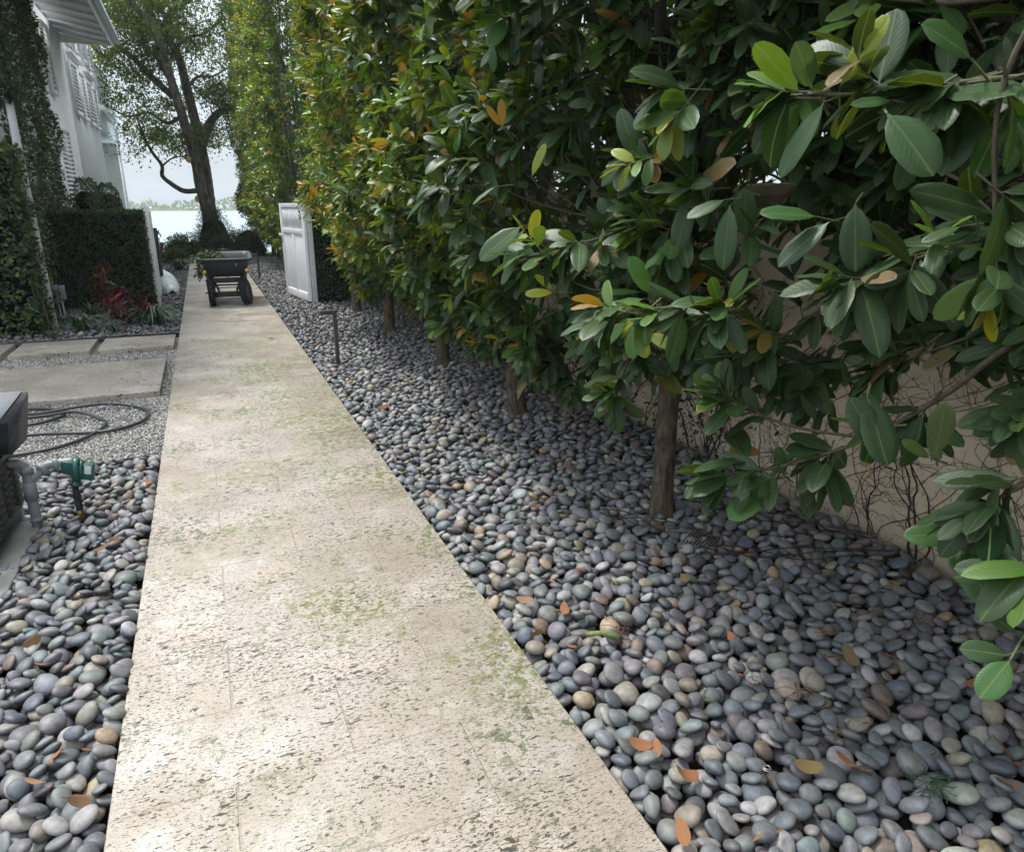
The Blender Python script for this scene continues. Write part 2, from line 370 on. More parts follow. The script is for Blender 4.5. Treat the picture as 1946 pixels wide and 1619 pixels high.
def leaves(g, base, axis, nor, L, W, curl, col, lod, rnd=None):
    V, F, UV = TPL[lod]; N = len(base); n = len(V)
    axis = norm(axis); side = norm(np.cross(nor, axis)); nor = np.cross(axis, side)
    x = V[None, :, 0] * L[:, None]; y = V[None, :, 1] * W[:, None]
    z = V[None, :, 2] * W[:, None] - (curl * L)[:, None] * V[None, :, 0] ** 2
    P = base[:, None] + x[..., None] * axis[:, None] + y[..., None] * side[:, None] + z[..., None] * nor[:, None]
    off = (np.arange(N) * n)[:, None, None]
    fs = [(f[None] + off).reshape(-1, f.shape[1]) for f in F]
    rnd = np.random.default_rng(N).random(N) if rnd is None else rnd
    aux = np.concatenate([np.broadcast_to(UV[None], (N, n, 2)), np.broadcast_to(rnd[:, None, None], (N, n, 1))], -1).reshape(-1, 3)
    g.add(P.reshape(-1, 3), fs, np.repeat(col, n, axis=0), aux)
def twigs(g, A, B, ra, rb, col):
    N = len(A); d = norm(B - A); ref = np.where(np.abs(d[:, 2:3]) < .9, np.array([[0, 0, 1.]]), np.array([[1., 0, 0]]))
    u = norm(np.cross(d, ref)); w = np.cross(d, u); V = []
    for k in range(3):
        a = k * 2.0944; V.append(A + (math.cos(a) * u + math.sin(a) * w) * np.asarray(ra).reshape(-1, 1))
    for k in range(3):
        a = k * 2.0944; V.append(B + (math.cos(a) * u + math.sin(a) * w) * np.asarray(rb).reshape(-1, 1))
    V = np.stack(V, 1).reshape(-1, 3); off = (np.arange(N) * 6)[:, None, None]
    F = (np.array([(0, 1, 4, 3), (1, 2, 5, 4), (2, 0, 3, 5)])[None] + off).reshape(-1, 4)
    g.add(V, [F], np.repeat(np.broadcast_to(col, (N, 3)), 6, axis=0))
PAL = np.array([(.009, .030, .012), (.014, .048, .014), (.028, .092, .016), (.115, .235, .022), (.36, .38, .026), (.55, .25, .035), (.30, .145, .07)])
def clusters(rng, gl, gt, P, D, tw, K, Lr, lod, fresh, droop=.25, shade=None, wr=.39):
    """shoots with K leaves around each; fresh = chance of new yellow-green / orange growth per shoot, raised where the hedge looks lit"""
    N = len(P); D = norm(D); ref = np.where(np.abs(D[:, 2:3]) < .9, np.array([[0, 0, 1.]]), np.array([[1., 0, 0]]))
    U = norm(np.cross(D, ref)); Wd = np.cross(D, U); ph = rng.random(N) * 6.28; tw = np.broadcast_to(tw, (N,))
    r = rng.random(N); kind = np.zeros(N)
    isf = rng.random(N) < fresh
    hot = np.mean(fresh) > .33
    kind = np.where(isf, rng.choice([3, 4, 5], N, p=([.30, .44, .26] if hot else [.45, .35, .20])), rng.choice([0, 1, 2, 3], N, p=([.40, .37, .19, .04] if np.mean(fresh) < .2 else [.24, .30, .30, .16])))  # new growth tints, plus hedge light and shade put into leaf colour
    size = np.where(isf, .82, 1.) * (.85 + .3 * rng.random(N))
    for k in range(K):
        f = k / max(1, K - 1); ang = ph + 2.4 * k
        op = R(62) - R(34) * f + rng.normal(0, .17, N)
        rad = np.cos(ang)[:, None] * U + np.sin(ang)[:, None] * Wd
        ax = D * np.cos(op)[:, None] + rad * np.sin(op)[:, None]
        ax[:, 2] -= droop * (1.2 - f) * np.where(isf, .3, 1.) * (0.4 + rng.random(N))
        up = rng.normal(0, .38, (N, 3)) + np.array([-.25, -.05, 1.]) + .3 * D
        kk = kind.copy(); j = rng.random(N)
        kk = np.where(isf & (f < .5), np.where(j < (.15 if hot else .5), 2, np.where(hot & (j > .7), 4, 3)), kk); kk = np.where(j > .985, 6, kk)
        c = PAL[kk.astype(int)] * (.75 + .5 * rng.random(N))[:, None] * (1 + rng.normal(0, .08, (N, 3)))
        L = size * rng.uniform(*Lr, N) * (.75 + .35 * math.sin(math.pi * min(1, f + .25)))
        keep = rng.random(N) > .06
        b = P + D * (tw * (.30 + .70 * f))[:, None]
        leaves(gl, b[keep], norm(ax)[keep], norm(up)[keep], L[keep], (L * rng.uniform(wr - .05, wr + .07, N))[keep], rng.uniform(-.05, .38, N)[keep], np.clip(c, .004, .9)[keep], lod, rng.random(N)[keep])
    if gt is not None:
        tc = np.where(isf[:, None], np.array([[.14, .17, .05]]), np.array([[.085, .075, .045]]))
        twigs(gt, P - D * .04, P + D * tw[:, None], .0032, .0016, tc)

CAMP0 = np.array([0, 0, H])
# ------------------------------------------------------------------ hedge trees along the right wall
def hedge_tree(seed, lod, fresh, zbot, ztop, nface, nin, Lr, r0=.063, lean=(0, 0), label='', x_front=-.86, face_gap=None, sprays=(), name='hedge_tree', hero=None, hero_y=0.):
    rng = np.random.default_rng(seed); root = thing(name, label, 'tree', group='broad-leaved hedge trees along the wall')
    g = Geo(); hz = 1.35
    pts = spline([(0, 0, -.1), (0, 0, .0), (lean[0] * .5, lean[1] * .5, .5), (lean[0], lean[1], 1.0), (lean[0] * 1.2, lean[1] * 1.2, hz)], 8)
    zz = pts[:, 2]; rad = r0 * (1.0 - .14 * np.clip(zz, 0, 2)) + .02 * np.exp(-np.clip(zz, 0, 9) / .05)
    tube(g, pts, rad, 18, rough=.02, rng=rng); g.build('trunk', M['bark'], root, True)
    gt = Geo(); gl = Geo(); top = pts[-1]; limbs = []
    for i in range(6):
        a = i * 1.05 + rng.random() * .6; hgt = rng.uniform(2.2, ztop - 1.2); sp = rng.uniform(.35, .75)
        e = top + np.array([math.cos(a) * sp * .9, math.sin(a) * sp * 1.2, hgt]); st = pts[-1 - int(rng.integers(0, 12))]
        m1 = st * .6 + e * .4 + rng.normal(0, .07, 3) + np.array([math.cos(a), math.sin(a), 0]) * .12
        q = spline([st, m1, e], 9); tube(gt, q, np.linspace(r0 * .62, .012, len(q)), 7, (.13, .11, .08)); limbs.append(q)
    # face shoots
    def zs(n): return zbot + (ztop - zbot) * rng.random(n) ** 1.12
    y = rng.uniform(-1.06, 1.06, nface); z = zs(nface)
    bul = .13 * np.sin(z * 4.3 + y * 3 + seed * 1.7) + .12 * np.sin(z * 2.1 + seed) * np.cos(y * 2.7 + seed * 2) + .07 * np.sin(z * 5 + y * 4)
    gk = rng.random(nface) < 1.15 - 2.6 * np.clip(bul, 0, .3); bul = bul * 1.0
    x = x_front + .20 + bul + np.abs(rng.normal(0, .16, nface)) + .62 * np.clip(1 - (z - zbot) / .95, 0, 1) ** 1.3
    P = np.stack([x, y, z], -1)
    P = P[gk]; z = z[gk]; x = x[gk]; y = y[gk]; nface = len(P)
    D = np.stack([-rng.uniform(.35, 1.2, nface), rng.normal(0, .55, nface), rng.normal(.25, .5, nface)], -1)
    # lower fringe hangs
    lowm = z < zbot + .35; D[lowm, 2] -= .5
    yi = rng.uniform(-1.1, 1.1, nin); zi = zs(nin); xi = rng.uniform(x_front + .3 + .6 * np.clip(1 - (zi - zbot) / .95, 0, 1), .75, nin)
    keep = ~((zi < 1.55) & (rng.random(nin) < .72) & (xi > -.35)); keep &= ~((zi < zbot + .5) & (rng.random(nin) < .5))
    Pi = np.stack([xi, yi, zi], -1)[keep]; Di = rng.normal(0, 1, Pi.shape); Di[:, 2] += .3
    ci = max(.0, fresh)
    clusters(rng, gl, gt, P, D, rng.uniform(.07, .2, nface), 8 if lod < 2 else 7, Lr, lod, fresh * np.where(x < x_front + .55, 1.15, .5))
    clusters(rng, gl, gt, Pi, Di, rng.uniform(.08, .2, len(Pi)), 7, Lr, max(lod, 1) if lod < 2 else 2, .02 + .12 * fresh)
    # branches that carry the shoots
    sel = rng.choice(len(P), min(len(P), 150 if lod < 2 else 50), replace=False)
    for i in sel:
        q = limbs[int(rng.integers(len(limbs)))]; j = np.argmin(np.abs(q[:, 2] - (P[i, 2] - rng.uniform(.1, .7)))); st = q[j]
        e = P[i]; mdl = (st + e) / 2 + rng.normal(0, .07, 3) - np.array([0, 0, .05])
        qq = spline([st, mdl, e], 4); tube(gt, qq, np.linspace(.011, .0035, len(qq)), 5, (.10, .085, .055), cap=False)
    for sp in sprays:   # long boughs reaching out over the pebbles
        q = spline(sp['path'], 6); tube(gt, q, np.linspace(sp.get('r', .011), .0035, len(q)), 7, sp.get('col', (.085, .07, .045)))
        n = sp['n']; tt = rng.uniform(sp.get('t0', .35), 1, n); tt[:3] = 1; ii = (tt * (len(q) - 1)).astype(int); b = q[ii] + rng.normal(0, .004, (n, 3))
        tg = norm(np.gradient(q, axis=0))[ii]; d = tg + rng.normal(0, sp.get('spread', .55), (n, 3)) + np.array(sp.get('bias', (0, 0, 0)))
        d[:2] = tg[:2] + rng.normal(0, .15, (2, 3))
        clusters(rng, gl, gt, b, d, rng.uniform(.03, .09, n), sp.get('K', 6), sp.get('L', (.12, .16)), 0, sp.get('fresh', .1), droop=sp.get('droop', .35))
    if hero:   # full-grown leaves on the outermost shoots, one by one
        hh = [h for h in HERO if hero(h)]; B = np.array([h[:3] for h in hh]); Tp = np.array([h[3:6] for h in hh]); Lh = np.linalg.norm(Tp - B, axis=1); ax = norm(Tp - B)
        tocam = norm(CAMP0 - B); nr = tocam + np.array([0, 0, .9]) + rng.normal(0, .25, B.shape)
        O = np.array([TX, hero_y, 0])
        leaves(gl, B - O, ax, nr, Lh, Lh * np.array([h[6] for h in hh]) * 1.05, rng.uniform(.0, .12, len(hh)), np.array([HC[h[7]] for h in hh]), 0, rng.random(len(hh)) * .94)
        tw_ = B - O - ax * .035; twigs(gt, tw_ + np.array([.06, .03, -.01]), B - O, .003, .0018, np.array([[.12, .14, .05]]))
    gt.build('branches', M['twig'], root, True)
    gl.build('crown', M['leaf'] if lod < 2 else M['leaf_far'], root, True)
    return root
HERO = [(1.067, 1.031, 1.77, 1.064, 0.955, 1.867, 0.36, 'Y'), (1.034, 1.064, 1.769, 0.976, 1.054, 1.837, 0.5, 'L'), (1.013, 0.878, 1.707, 1.043, 0.798, 1.619, 0.55, 'M'), (1.018, 1.015, 1.74, 0.956, 1.041, 1.619, 0.27, 'L'), (1.108, 0.823, 1.782, 1.031, 0.848, 1.833, 0.62, 'M'), (1.067, 0.918, 1.734, 1.001, 0.941, 1.726, 0.35, 'M'), (1.364, 1.323, 1.544, 1.249, 1.385, 1.556, 0.45, 'G'), (1.385, 1.301, 1.532, 1.284, 1.348, 1.435, 0.4, 'D'), (1.456, 1.297, 1.574, 1.441, 1.255, 1.418, 0.42, 'D'), (1.328, 0.892, 1.555, 1.221, 0.977, 1.605, 0.4, 'D'), (1.384, 0.987, 1.53, 1.318, 1.016, 1.5, 0.36, 'M'), (1.346, 1.612, 1.57, 1.316, 1.584, 1.402, 0.33, 'M'), (1.334, 1.621, 1.584, 1.238, 1.653, 1.536, 0.42, 'D'), (1.349, 0.831, 0.934, 1.255, 0.897, 0.923, 0.42, 'G'), (1.333, 0.815, 0.933, 1.292, 0.731, 0.841, 0.48, 'G'), (1.322, 0.805, 0.951, 1.324, 0.712, 0.933, 0.5, 'M'), (1.346, 0.83, 0.926, 1.295, 0.801, 0.876, 0.5, 'G'), (1.392, 0.861, 0.931, 1.345, 0.892, 0.968, 0.5, 'D'), (1.4, 0.85, 0.934, 1.414, 0.798, 0.999, 0.5, 'D'), (1.491, 1.498, 0.779, 1.362, 1.517, 0.683, 0.5, 'B'), (1.503, 1.517, 0.779, 1.39, 1.567, 0.77, 0.42, 'B'), (1.52, 1.555, 0.802, 1.436, 1.581, 0.797, 0.36, 'G'), (1.522, 1.575, 0.847, 1.429, 1.615, 0.858, 0.34, 'O'), (1.53, 1.526, 0.763, 1.489, 1.485, 0.708, 0.45, 'D'), (1.556, 1.514, 0.789, 1.534, 1.526, 0.88, 0.4, 'M'), (1.595, 1.468, 0.782, 1.564, 1.4, 0.699, 0.38, 'D'), (1.133, 0.594, 0.867, 1.072, 0.63, 0.874, 0.5, 'D'), (1.109, 0.576, 0.876, 1.04, 0.568, 0.833, 0.5, 'G'), (1.189, 0.623, 0.88, 1.151, 0.645, 0.912, 0.5, 'D'), (1.29, 1.889, 1.306, 1.226, 1.9, 1.42, 0.45, 'B'), (1.276, 1.896, 1.289, 1.142, 1.935, 1.263, 0.3, 'B'), (1.294, 1.946, 1.303, 1.163, 1.987, 1.31, 0.28, 'G'), (1.226, 1.917, 1.218, 1.131, 1.919, 1.14, 0.36, 'B'), (1.244, 1.906, 1.219, 1.22, 1.857, 1.108, 0.4, 'B'), (1.259, 1.889, 1.18, 1.254, 1.835, 1.112, 0.5, 'Y'), (1.28, 1.875, 1.181, 1.333, 1.787, 1.148, 0.4, 'Y'), (1.369, 1.764, 1.275, 1.287, 1.773, 1.223, 0.4, 'M'), (1.062, 2.373, 1.497, 0.909, 2.393, 1.39, 0.42, 'M'), (1.07, 2.369, 1.488, 0.985, 2.359, 1.345, 0.36, 'L'), (1.189, 2.415, 1.344, 1.234, 2.359, 1.431, 0.36, 'Y'), (1.205, 2.399, 1.258, 1.097, 2.411, 1.256, 0.34, 'Y'), (1.205, 2.4, 1.268, 1.135, 2.401, 1.324, 0.34, 'Y'), (1.127, 2.779, 1.641, 1.025, 2.782, 1.58, 0.3, 'L'), (1.177, 2.538, 1.672, 1.202, 2.479, 1.783, 0.33, 'Y'), (1.141, 2.757, 1.864, 1.078, 2.735, 1.933, 0.3, 'O'), (1.147, 2.755, 1.86, 1.127, 2.712, 1.955, 0.3, 'O'), (1.505, 1.24, 1.106, 1.489, 1.137, 0.958, 0.45, 'D'), (1.512, 1.174, 0.971, 1.455, 1.245, 1.109, 0.4, 'D'), (1.503, 1.033, 1.017, 1.501, 1.03, 1.143, 0.42, 'V'), (1.496, 1.039, 1.009, 1.442, 1.073, 1.051, 0.4, 'V')]
HC = dict(Y=(.42, .46, .02), L=(.06, .13, .05), M=(.022, .08, .02), G=(.03, .13, .022), D=(.010, .040, .014), B=(.10, .28, .05), O=(.50, .20, .03), V=(.10, .11, .02))
TX = 2.08
ords = ['overhanging the right edge, its trunk just outside the frame', 'with slim bare tan trunk at the right, closest trunk in view',
        'with stout leaning trunk, second trunk from the camera', 'with new shoot at its foot, third trunk from the camera', 'with dark straight trunk, fourth from the camera',
        'with trunk beside the ivy-clad wall stub, fifth from the camera']
def W(x, y, z, ty): return (x - TX, y - ty, z)
y0 = .84
spr0 = [
    dict(path=[W(2.05, .9, 1.35, y0), W(1.87, 1.11, 1.25, y0), W(1.77, 1.22, 1.09, y0), W(1.64, 1.33, .95, y0), W(1.50, 1.44, .86, y0), W(1.38, 1.55, .80, y0)], n=12, t0=.45, r=.011, L=(.11, .15), fresh=.12),
    dict(path=[W(1.64, 1.33, .95, y0), W(1.53, 1.50, .95, y0), W(1.42, 1.62, 1.0, y0)], n=5, t0=.3, L=(.10, .13), r=.005),
    dict(path=[W(1.75, .72, 1.4, y0), W(1.47, .74, 1.22, y0), W(1.38, .72, 1.14, y0), W(1.32, .76, 1.06, y0)], n=4, t0=.7, L=(.095, .12), r=.006, fresh=.03, droop=.45),
    dict(path=[W(1.8, .5, 1.15, y0), W(1.4, .55, 1.03, y0), W(1.28, .60, 1.02, y0), W(1.25, .62, 1.0, y0)], n=2, t0=.8, L=(.10, .12), r=.006, fresh=.03, droop=.3),
    dict(path=[W(1.8, .75, 1.85, y0), W(1.38, .78, 1.78, y0), W(1.2, .88, 1.765, y0), W(1.13, .97, 1.755, y0), W(1.03, 1.08, 1.76, y0)], n=12, t0=.4, L=(.10, .135), r=.006, col=(.10, .11, .05), fresh=.12),
    dict(path=[W(1.9, .8, 2.1, y0), W(1.4, .7, 2.1, y0), W(1.2, .72, 1.95, y0), W(1.13, .78, 1.75, y0), W(1.17, .77, 1.5, y0)], n=8, t0=.35, L=(.09, .12), r=.006, fresh=.05),
    dict(path=[W(1.9, 1.0, 1.5, y0), W(1.55, 1.05, 1.5, y0), W(1.35, 1.15, 1.42, y0)], n=8, t0=.3, L=(.11, .15), r=.007, fresh=.1),
]
y1 = 2.84
spr0 += [
    dict(path=[W(2.1, 1.0, 1.45, y0), W(1.95, 1.25, 1.25, y0), W(1.85, 1.45, 1.12, y0)], n=7, t0=.4, L=(.10, .14), r=.006, fresh=.03, droop=.6),
    dict(path=[W(2.2, 1.3, 1.5, y0), W(2.2, 1.6, 1.25, y0), W(2.1, 1.85, 1.05, y0)], n=8, t0=.3, L=(.10, .14), r=.007, fresh=.02, droop=.6),
    dict(path=[W(2.05, .9, 1.4, y0), W(1.8, .85, 1.25, y0), W(1.62, .9, 1.16, y0)], n=7, t0=.4, L=(.10, .13), r=.006, fresh=.03, droop=.6),
    dict(path=[W(1.9, 1.6, 1.4, y0), W(1.7, 1.7, 1.2, y0), W(1.6, 1.8, 1.1, y0)], n=7, t0=.3, L=(.11, .145), r=.006, fresh=.04, droop=.5)]
spr1 = [
    dict(path=[W(2.05, 2.3, 1.2, y1), W(1.6, 1.9, 1.25, y1), W(1.39, 1.6, 1.28, y1), W(1.24, 1.62, 1.30, y1), W(1.08, 1.69, 1.29, y1)], n=12, t0=.4, L=(.11, .15), r=.007, fresh=.45, col=(.10, .12, .05)),
    dict(path=[W(2.05, 2.5, 1.4, y1), W(1.5, 2.2, 1.5, y1), W(1.2, 2.1, 1.46, y1), W(1.05, 2.15, 1.42, y1)], n=12, t0=.4, L=(.11, .15), r=.007, fresh=.3),
    dict(path=[W(2.0, 2.8, 1.1, y1), W(1.7, 2.6, .95, y1), W(1.5, 2.4, .85, y1)], n=8, t0=.3, L=(.11, .15), r=.007, fresh=.05),
]
def place_tree(i, **k):
    yy = .84 + 2.0 * i + [0, 0, .01, -.01, .08, .04][min(i, 5)]
    o = hedge_tree(label='broad-leaved glossy hedge tree ' + ords[i], **k); o.location = (TX + [0, -.02, .03, .05, 0, -.04][min(i, 5)], yy, -.02); return o
NEAR = [  # near trees under shade kept dark by low fresh, lit ones brightened
 place_tree(0, seed=3, lod=0, fresh=.05, zbot=1.20, ztop=4.3, nface=900, nin=800, Lr=(.10, .14), r0=0.055, x_front=-.78, sprays=spr0, hero=lambda h: h[1] < 1.25, hero_y=.84),
 place_tree(1, seed=8, lod=0, fresh=.12, zbot=.78, ztop=5.2, nface=760, nin=640, Lr=(.12, .16), r0=.057, sprays=spr1, hero=lambda h: h[1] >= 1.25, hero_y=2.84),
 place_tree(2, seed=13, lod=1, fresh=.40, zbot=.48, ztop=6.2, nface=900, nin=560, Lr=(.125, .17), r0=.070, lean=(-.10, .0)),
 place_tree(3, seed=21, lod=1, fresh=.70, zbot=.48, ztop=6.8, nface=950, nin=500, Lr=(.125, .168), r0=.068),
 place_tree(4, seed=34, lod=1, fresh=.85, zbot=.50, ztop=7.0, nface=980, nin=430, Lr=(.12, .165), r0=.07, x_front=-.78),
 place_tree(5, seed=55, lod=2, fresh=.6, zbot=.55, ztop=7.2, nface=1050, nin=400, Lr=(.11, .15), r0=.065, x_front=-.42)]
fp = hedge_tree(seed=89, lod=2, fresh=.32, zbot=.5, ztop=7.3, nface=1300, nin=420, Lr=(.10, .13), r0=.075, label='olive-green hedge tree in the tall clipped row beyond the white gate, closest to the gate')
hh_ = hedge_tree(seed=99, lod=2, fresh=.05, zbot=1.2, ztop=4.8, nface=420, nin=460, Lr=(.12, .16), label='added broad-leaved hedge tree out of frame beside the camera, shading the right pebbles'); hh_.location = (TX, -1.16, -.02)  # unseen extra tree, put in to shade the lower-right pebbles
fars = ['second', 'third', 'fourth', 'fifth', 'sixth', 'seventh']
fp.location = (TX + .42, 13.05, -.02)
for k in range(6):
    c = fp.copy(); COL.objects.link(c); c.location = (TX + [-.04, .03, 0, .05, 0, .02][k], 14.9 + 2.0 * k, -.02)
    c['label'] = 'olive-green tree %s in the tall clipped row beyond the open gate' % fars[k]
    c.scale = (1, 1 if k % 2 else -1, 1.0 + .012 * k)
    for ch in list(fp.children):
        d = ch.copy(); COL.objects.link(d); d.parent = c

# ------------------------------------------------------------------ palms / thicket behind the wall
def palm():
    root = thing('palm', 'x', 'palm'); rng = np.random.default_rng(77); g = Geo(); gs = Geo()
    for i in range(5):
        a = rng.random() * 6.28; b = np.array([math.cos(a) * .35, math.sin(a) * .5, 0])
        q = spline([b * .6, b + (0, 0, 1.2), b * 1.4 + (0, 0, 2.4 + rng.random())], 6); tube(gs, q, .05, 8, (.12, .10, .06))
    for i in range(42):
        a = rng.random() * 6.28; z0 = rng.uniform(.4, 3.4); L = rng.uniform(1.3, 2.0); d = np.array([math.cos(a), math.sin(a), 0]); b = np.array([d[0] * .2, d[1] * .4, z0])
        q = spline([b, b + d * L * .35 + (0, 0, L * .45), b + d * L * .8 + (0, 0, L * .45), b + d * L * 1.05 + (0, 0, L * .12)], 9)
        tube(gs, q, np.linspace(.012, .003, len(q)), 4, (.14, .15, .05), cap=False)
        t = norm(np.gradient(q, axis=0)); n = 70; ii = rng.uniform(.15, 1, n) * (len(q) - 1); i0 = ii.astype(int); sd = np.where(np.arange(n) % 2, 1., -1.)[:, None]
        P = q[i0]; P = P + (q[np.minimum(i0 + 1, len(q) - 1)] - P) * (ii - i0)[:, None]
        sidev = norm(np.cross(t[i0], np.array([0, 0, 1.]))) * sd; ax = sidev + t[i0] * .7 + np.array([0, 0, -.35]) + rng.normal(0, .1, (n, 3))
        LL = rng.uniform(.25, .42, n)
        leaves(g, P, ax, np.tile([0, 0, 1.], (n, 1)) + rng.normal(0, .3, (n, 3)), LL, LL * .07, rng.uniform(.1, .4, n), np.array([(.022, .045, .018)]) * (.6 + .9 * rng.random((n, 1))), 2)
    gs.build('stem', M['twig'], root, True); g.build('fronds', M['leaf_small'], root)
    return root
pl = palm(); pls = [(5.2, .4), (5.0, 2.6), (5.2, 4.8), (5.1, 7.2), (5.3, 9.8), (5.2, 12.4), (5.4, -1.6), (4.6, 1.5), (4.7, 3.7), (4.6, -.4)]
pn = ['behind the bare cream wall at the far right', 'second behind the cream wall from the right edge', 'behind the wall beside the nearest visible trunk', 'behind the wall between second and third trunks', 'behind the wall near the fourth trunk', 'behind the hedge near the ivy stub', 'just outside the right edge behind the wall', 'closest behind the bare right stretch of cream wall', 'closest behind the wall beside the low bough', 'closest behind the wall at the frame edge']
for i, (x, y) in enumerate(pls):
    o = pl if i == 0 else pl.copy()
    if i:
        COL.objects.link(o)
        for ch in pl.children: d = ch.copy(); COL.objects.link(d); d.parent = o
    o.location = (x, y, -.05); o.rotation_euler.z = i * 1.7; o.scale = (1, 1, 1 + .1 * (i % 3))
    tag(o, 'dark feathery palm clump ' + pn[i], 'palm', 'palms behind the wall')

# ------------------------------------------------------------------ clipped foliage helpers
def leafy_box(name, label, cat, b, n, L, pal, faces='-y+x+z', bul=.03, group=None, core=True, mat='leaf_small', parent=None, part='foliage', taper=None, seed=1, lod=2, holes=None):
    x0, x1, y0, y1, z0, z1 = b; rng = np.random.default_rng(seed)
    root = parent or thing(name, label, cat, ((x0 + x1) / 2, (y0 + y1) / 2, z0), group=group)
    cx, cy = (0, 0) if parent else ((x0 + x1) / 2, (y0 + y1) / 2); oz = 0 if parent else z0
    A = {'-y': (x1 - x0) * (z1 - z0), '+y': (x1 - x0) * (z1 - z0), '+x': (y1 - y0) * (z1 - z0), '-x': (y1 - y0) * (z1 - z0), '+z': (x1 - x0) * (y1 - y0)}
    fl = [f for f in A if f in faces]; tot = sum(A[f] for f in fl); g = Geo()
    for f in fl:
        m = int(n * A[f] / tot); u = rng.random(m); v = rng.random(m); dep = np.abs(rng.normal(0, .035, m)); c = -dep + bul * (np.sin(u * 17 + seed) * np.sin(v * 23 + 1.3) + .7 * np.sin(u * 41 + v * 37))
        if f[1] == 'y':
            s = -1 if f[0] == '-' else 1; P = np.stack([x0 + (x1 - x0) * u, (y0 if s < 0 else y1) + s * c, z0 + (z1 - z0) * v], -1); nn = np.array([0, s, .0])
        elif f[1] == 'x':
            s = -1 if f[0] == '-' else 1; P = np.stack([(x0 if s < 0 else x1) + s * c, y0 + (y1 - y0) * u, z0 + (z1 - z0) * v], -1); nn = np.array([s, 0, .0])
        else: P = np.stack([x0 + (x1 - x0) * u, y0 + (y1 - y0) * v, z1 + c], -1); nn = np.array([0, 0, 1.])
        if holes is not None: k = holes(P); P = P[k]; dep = dep[k]
        m = len(P); ax = rng.normal(0, 1, (m, 3)) + np.array([0, 0, -.2]) + nn * .5; nr = nn + np.array([0, 0, .55]) + rng.normal(0, .4, (m, 3))
        LL = rng.uniform(*L, m); ci = rng.integers(0, len(pal), m)
        col = np.array(pal)[ci] * (.7 + .6 * rng.random((m, 1)))
        leaves(g, P - np.array([cx, cy, oz]), ax, nr, LL, LL * .62, rng.uniform(0, .2, m), col, lod)
    g.build(part, M[mat], root)
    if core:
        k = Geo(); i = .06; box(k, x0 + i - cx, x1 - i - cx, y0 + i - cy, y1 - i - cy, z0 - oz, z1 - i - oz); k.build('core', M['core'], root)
    return root
DK = [(.012, .028, .016), (.018, .040, .018), (.026, .055, .022), (.035, .05, .022)]
LM = [(.05, .10, .018), (.08, .14, .022), (.12, .19, .03), (.03, .06, .018)]
OL = [(.035, .06, .02), (.06, .085, .025), (.10, .12, .03)]

# ------------------------------------------------------------------ ground and paving
g = Geo(); gx = np.array([(-60, -30, -.09), (60, -30, -.09), (60, 26.6, -.09), (-60, 26.6, -.09)]); g.add(gx, [(0, 1, 2, 3)])
g.add([(-60, 26.6, -.09), (60, 26.6, -.09), (60, 26.6, -3), (-60, 26.6, -3)], [(0, 1, 2, 3)])
tag(g.build('ground', M['soil']), kind='structure')
g = Geo(); g.add([(-4000, 26.2, -1.6), (4000, 26.2, -1.6), (4000, 6000, -1.6), (-4000, 6000, -1.6)], [(0, 1, 2, 3)]); tag(g.build('water', M['water']), kind='structure')
g = Geo(); bbox(g, -.41, .90, -1.2, 23.6, -.10, 0.0, .004); tag(g.build('path', M['trav']), kind='structure')
g = Geo(); box(g, -30, -.45, 23.7, 26.5, -.2, -.03); box(g, .95, 30, 25.5, 26.5, -.2, -.03); tag(g.build('lawn', M['lawn']), kind='structure')
g = Geo(); bbox(g, -2.2, .4, 23.75, 24.4, -.1, .0, .004); tag(g.build('cross_path', M['slab']), kind='structure')
# square slabs on the left
st = [(-3.4, -.50, 6.70, 8.22, 'slab_p', 'large travertine slab with a pebbled middle panel beside the path', 'large stepping slab'),
      (-1.23, -.45, 8.95, 9.75, 'slab', 'narrow travertine slab touching the path, in front of the grass tufts', 'slab'),
      (-2.08, -1.31, 8.98, 9.76, 'slab', 'narrow travertine slab in the middle of the back row of slabs', 'slab'),
      (-2.93, -2.16, 9.0, 9.77, 'slab', 'narrow travertine slab cut by the left edge of the photo', 'slab')]
for x0, x1, ya, yb, m, lb, ct in st:
    g = Geo(); bbox(g, x0, x1, ya, yb, -.085, 0.004, .006); tag(g.build('stone_slab', M[m]), lb, 'slab', 'travertine slabs on the gravel')
for (x0, x1, ya, yb, lb) in ((-1.9, -.425, 4.835, 4.85, 'black steel edging strip between gravel and near pebbles'), (-3.4, -.425, 9.815, 9.83, 'black steel edging strip in front of the planted pebble bed')):
    g = Geo(); box(g, x0, x1, ya, yb, -.09, .012); tag(g.build('edging_strip', M['steel']), lb, 'edging', 'steel edging strips')
g = Geo(); bbox(g, -2.6, -.93, 2.93, 4.12, -.09, .0, .008); tag(g.build('concrete_pad', M['concrete']), 'grey concrete pad under the louvred equipment box', 'pad')

# ------------------------------------------------------------------ pebbles
def ico(sub):
    bm = bmesh.new(); bmesh.ops.create_icosphere(bm, subdivisions=sub, radius=1); bm.verts.index_update()
    v = np.array([x.co[:] for x in bm.verts]); f = np.array([[q.index for q in p.verts] for p in bm.faces]); bm.free(); return v, f
ICO = {k: ico(k) for k in (1, 2, 3)}
PEB = np.array([(.125, .130, .136), (.165, .168, .167), (.108, .118, .132), (.13, .147, .152), (.235, .228, .212), (.085, .086, .093), (.132, .128, .134), (.21, .185, .15), (.15, .115, .095), (.29, .285, .27), (.10, .088, .09), (.25, .195, .125)])
PW = np.array([18, 16, 12, 11, 10, 7, 7, 7, 3, 5, 2, 2.]); PW /= PW.sum()
PNAME = ['mid grey', 'light grey', 'blue-grey', 'teal-grey', 'pale grey', 'charcoal', 'purplish grey', 'beige', 'reddish brown', 'whitish', 'dark maroon', 'ochre']
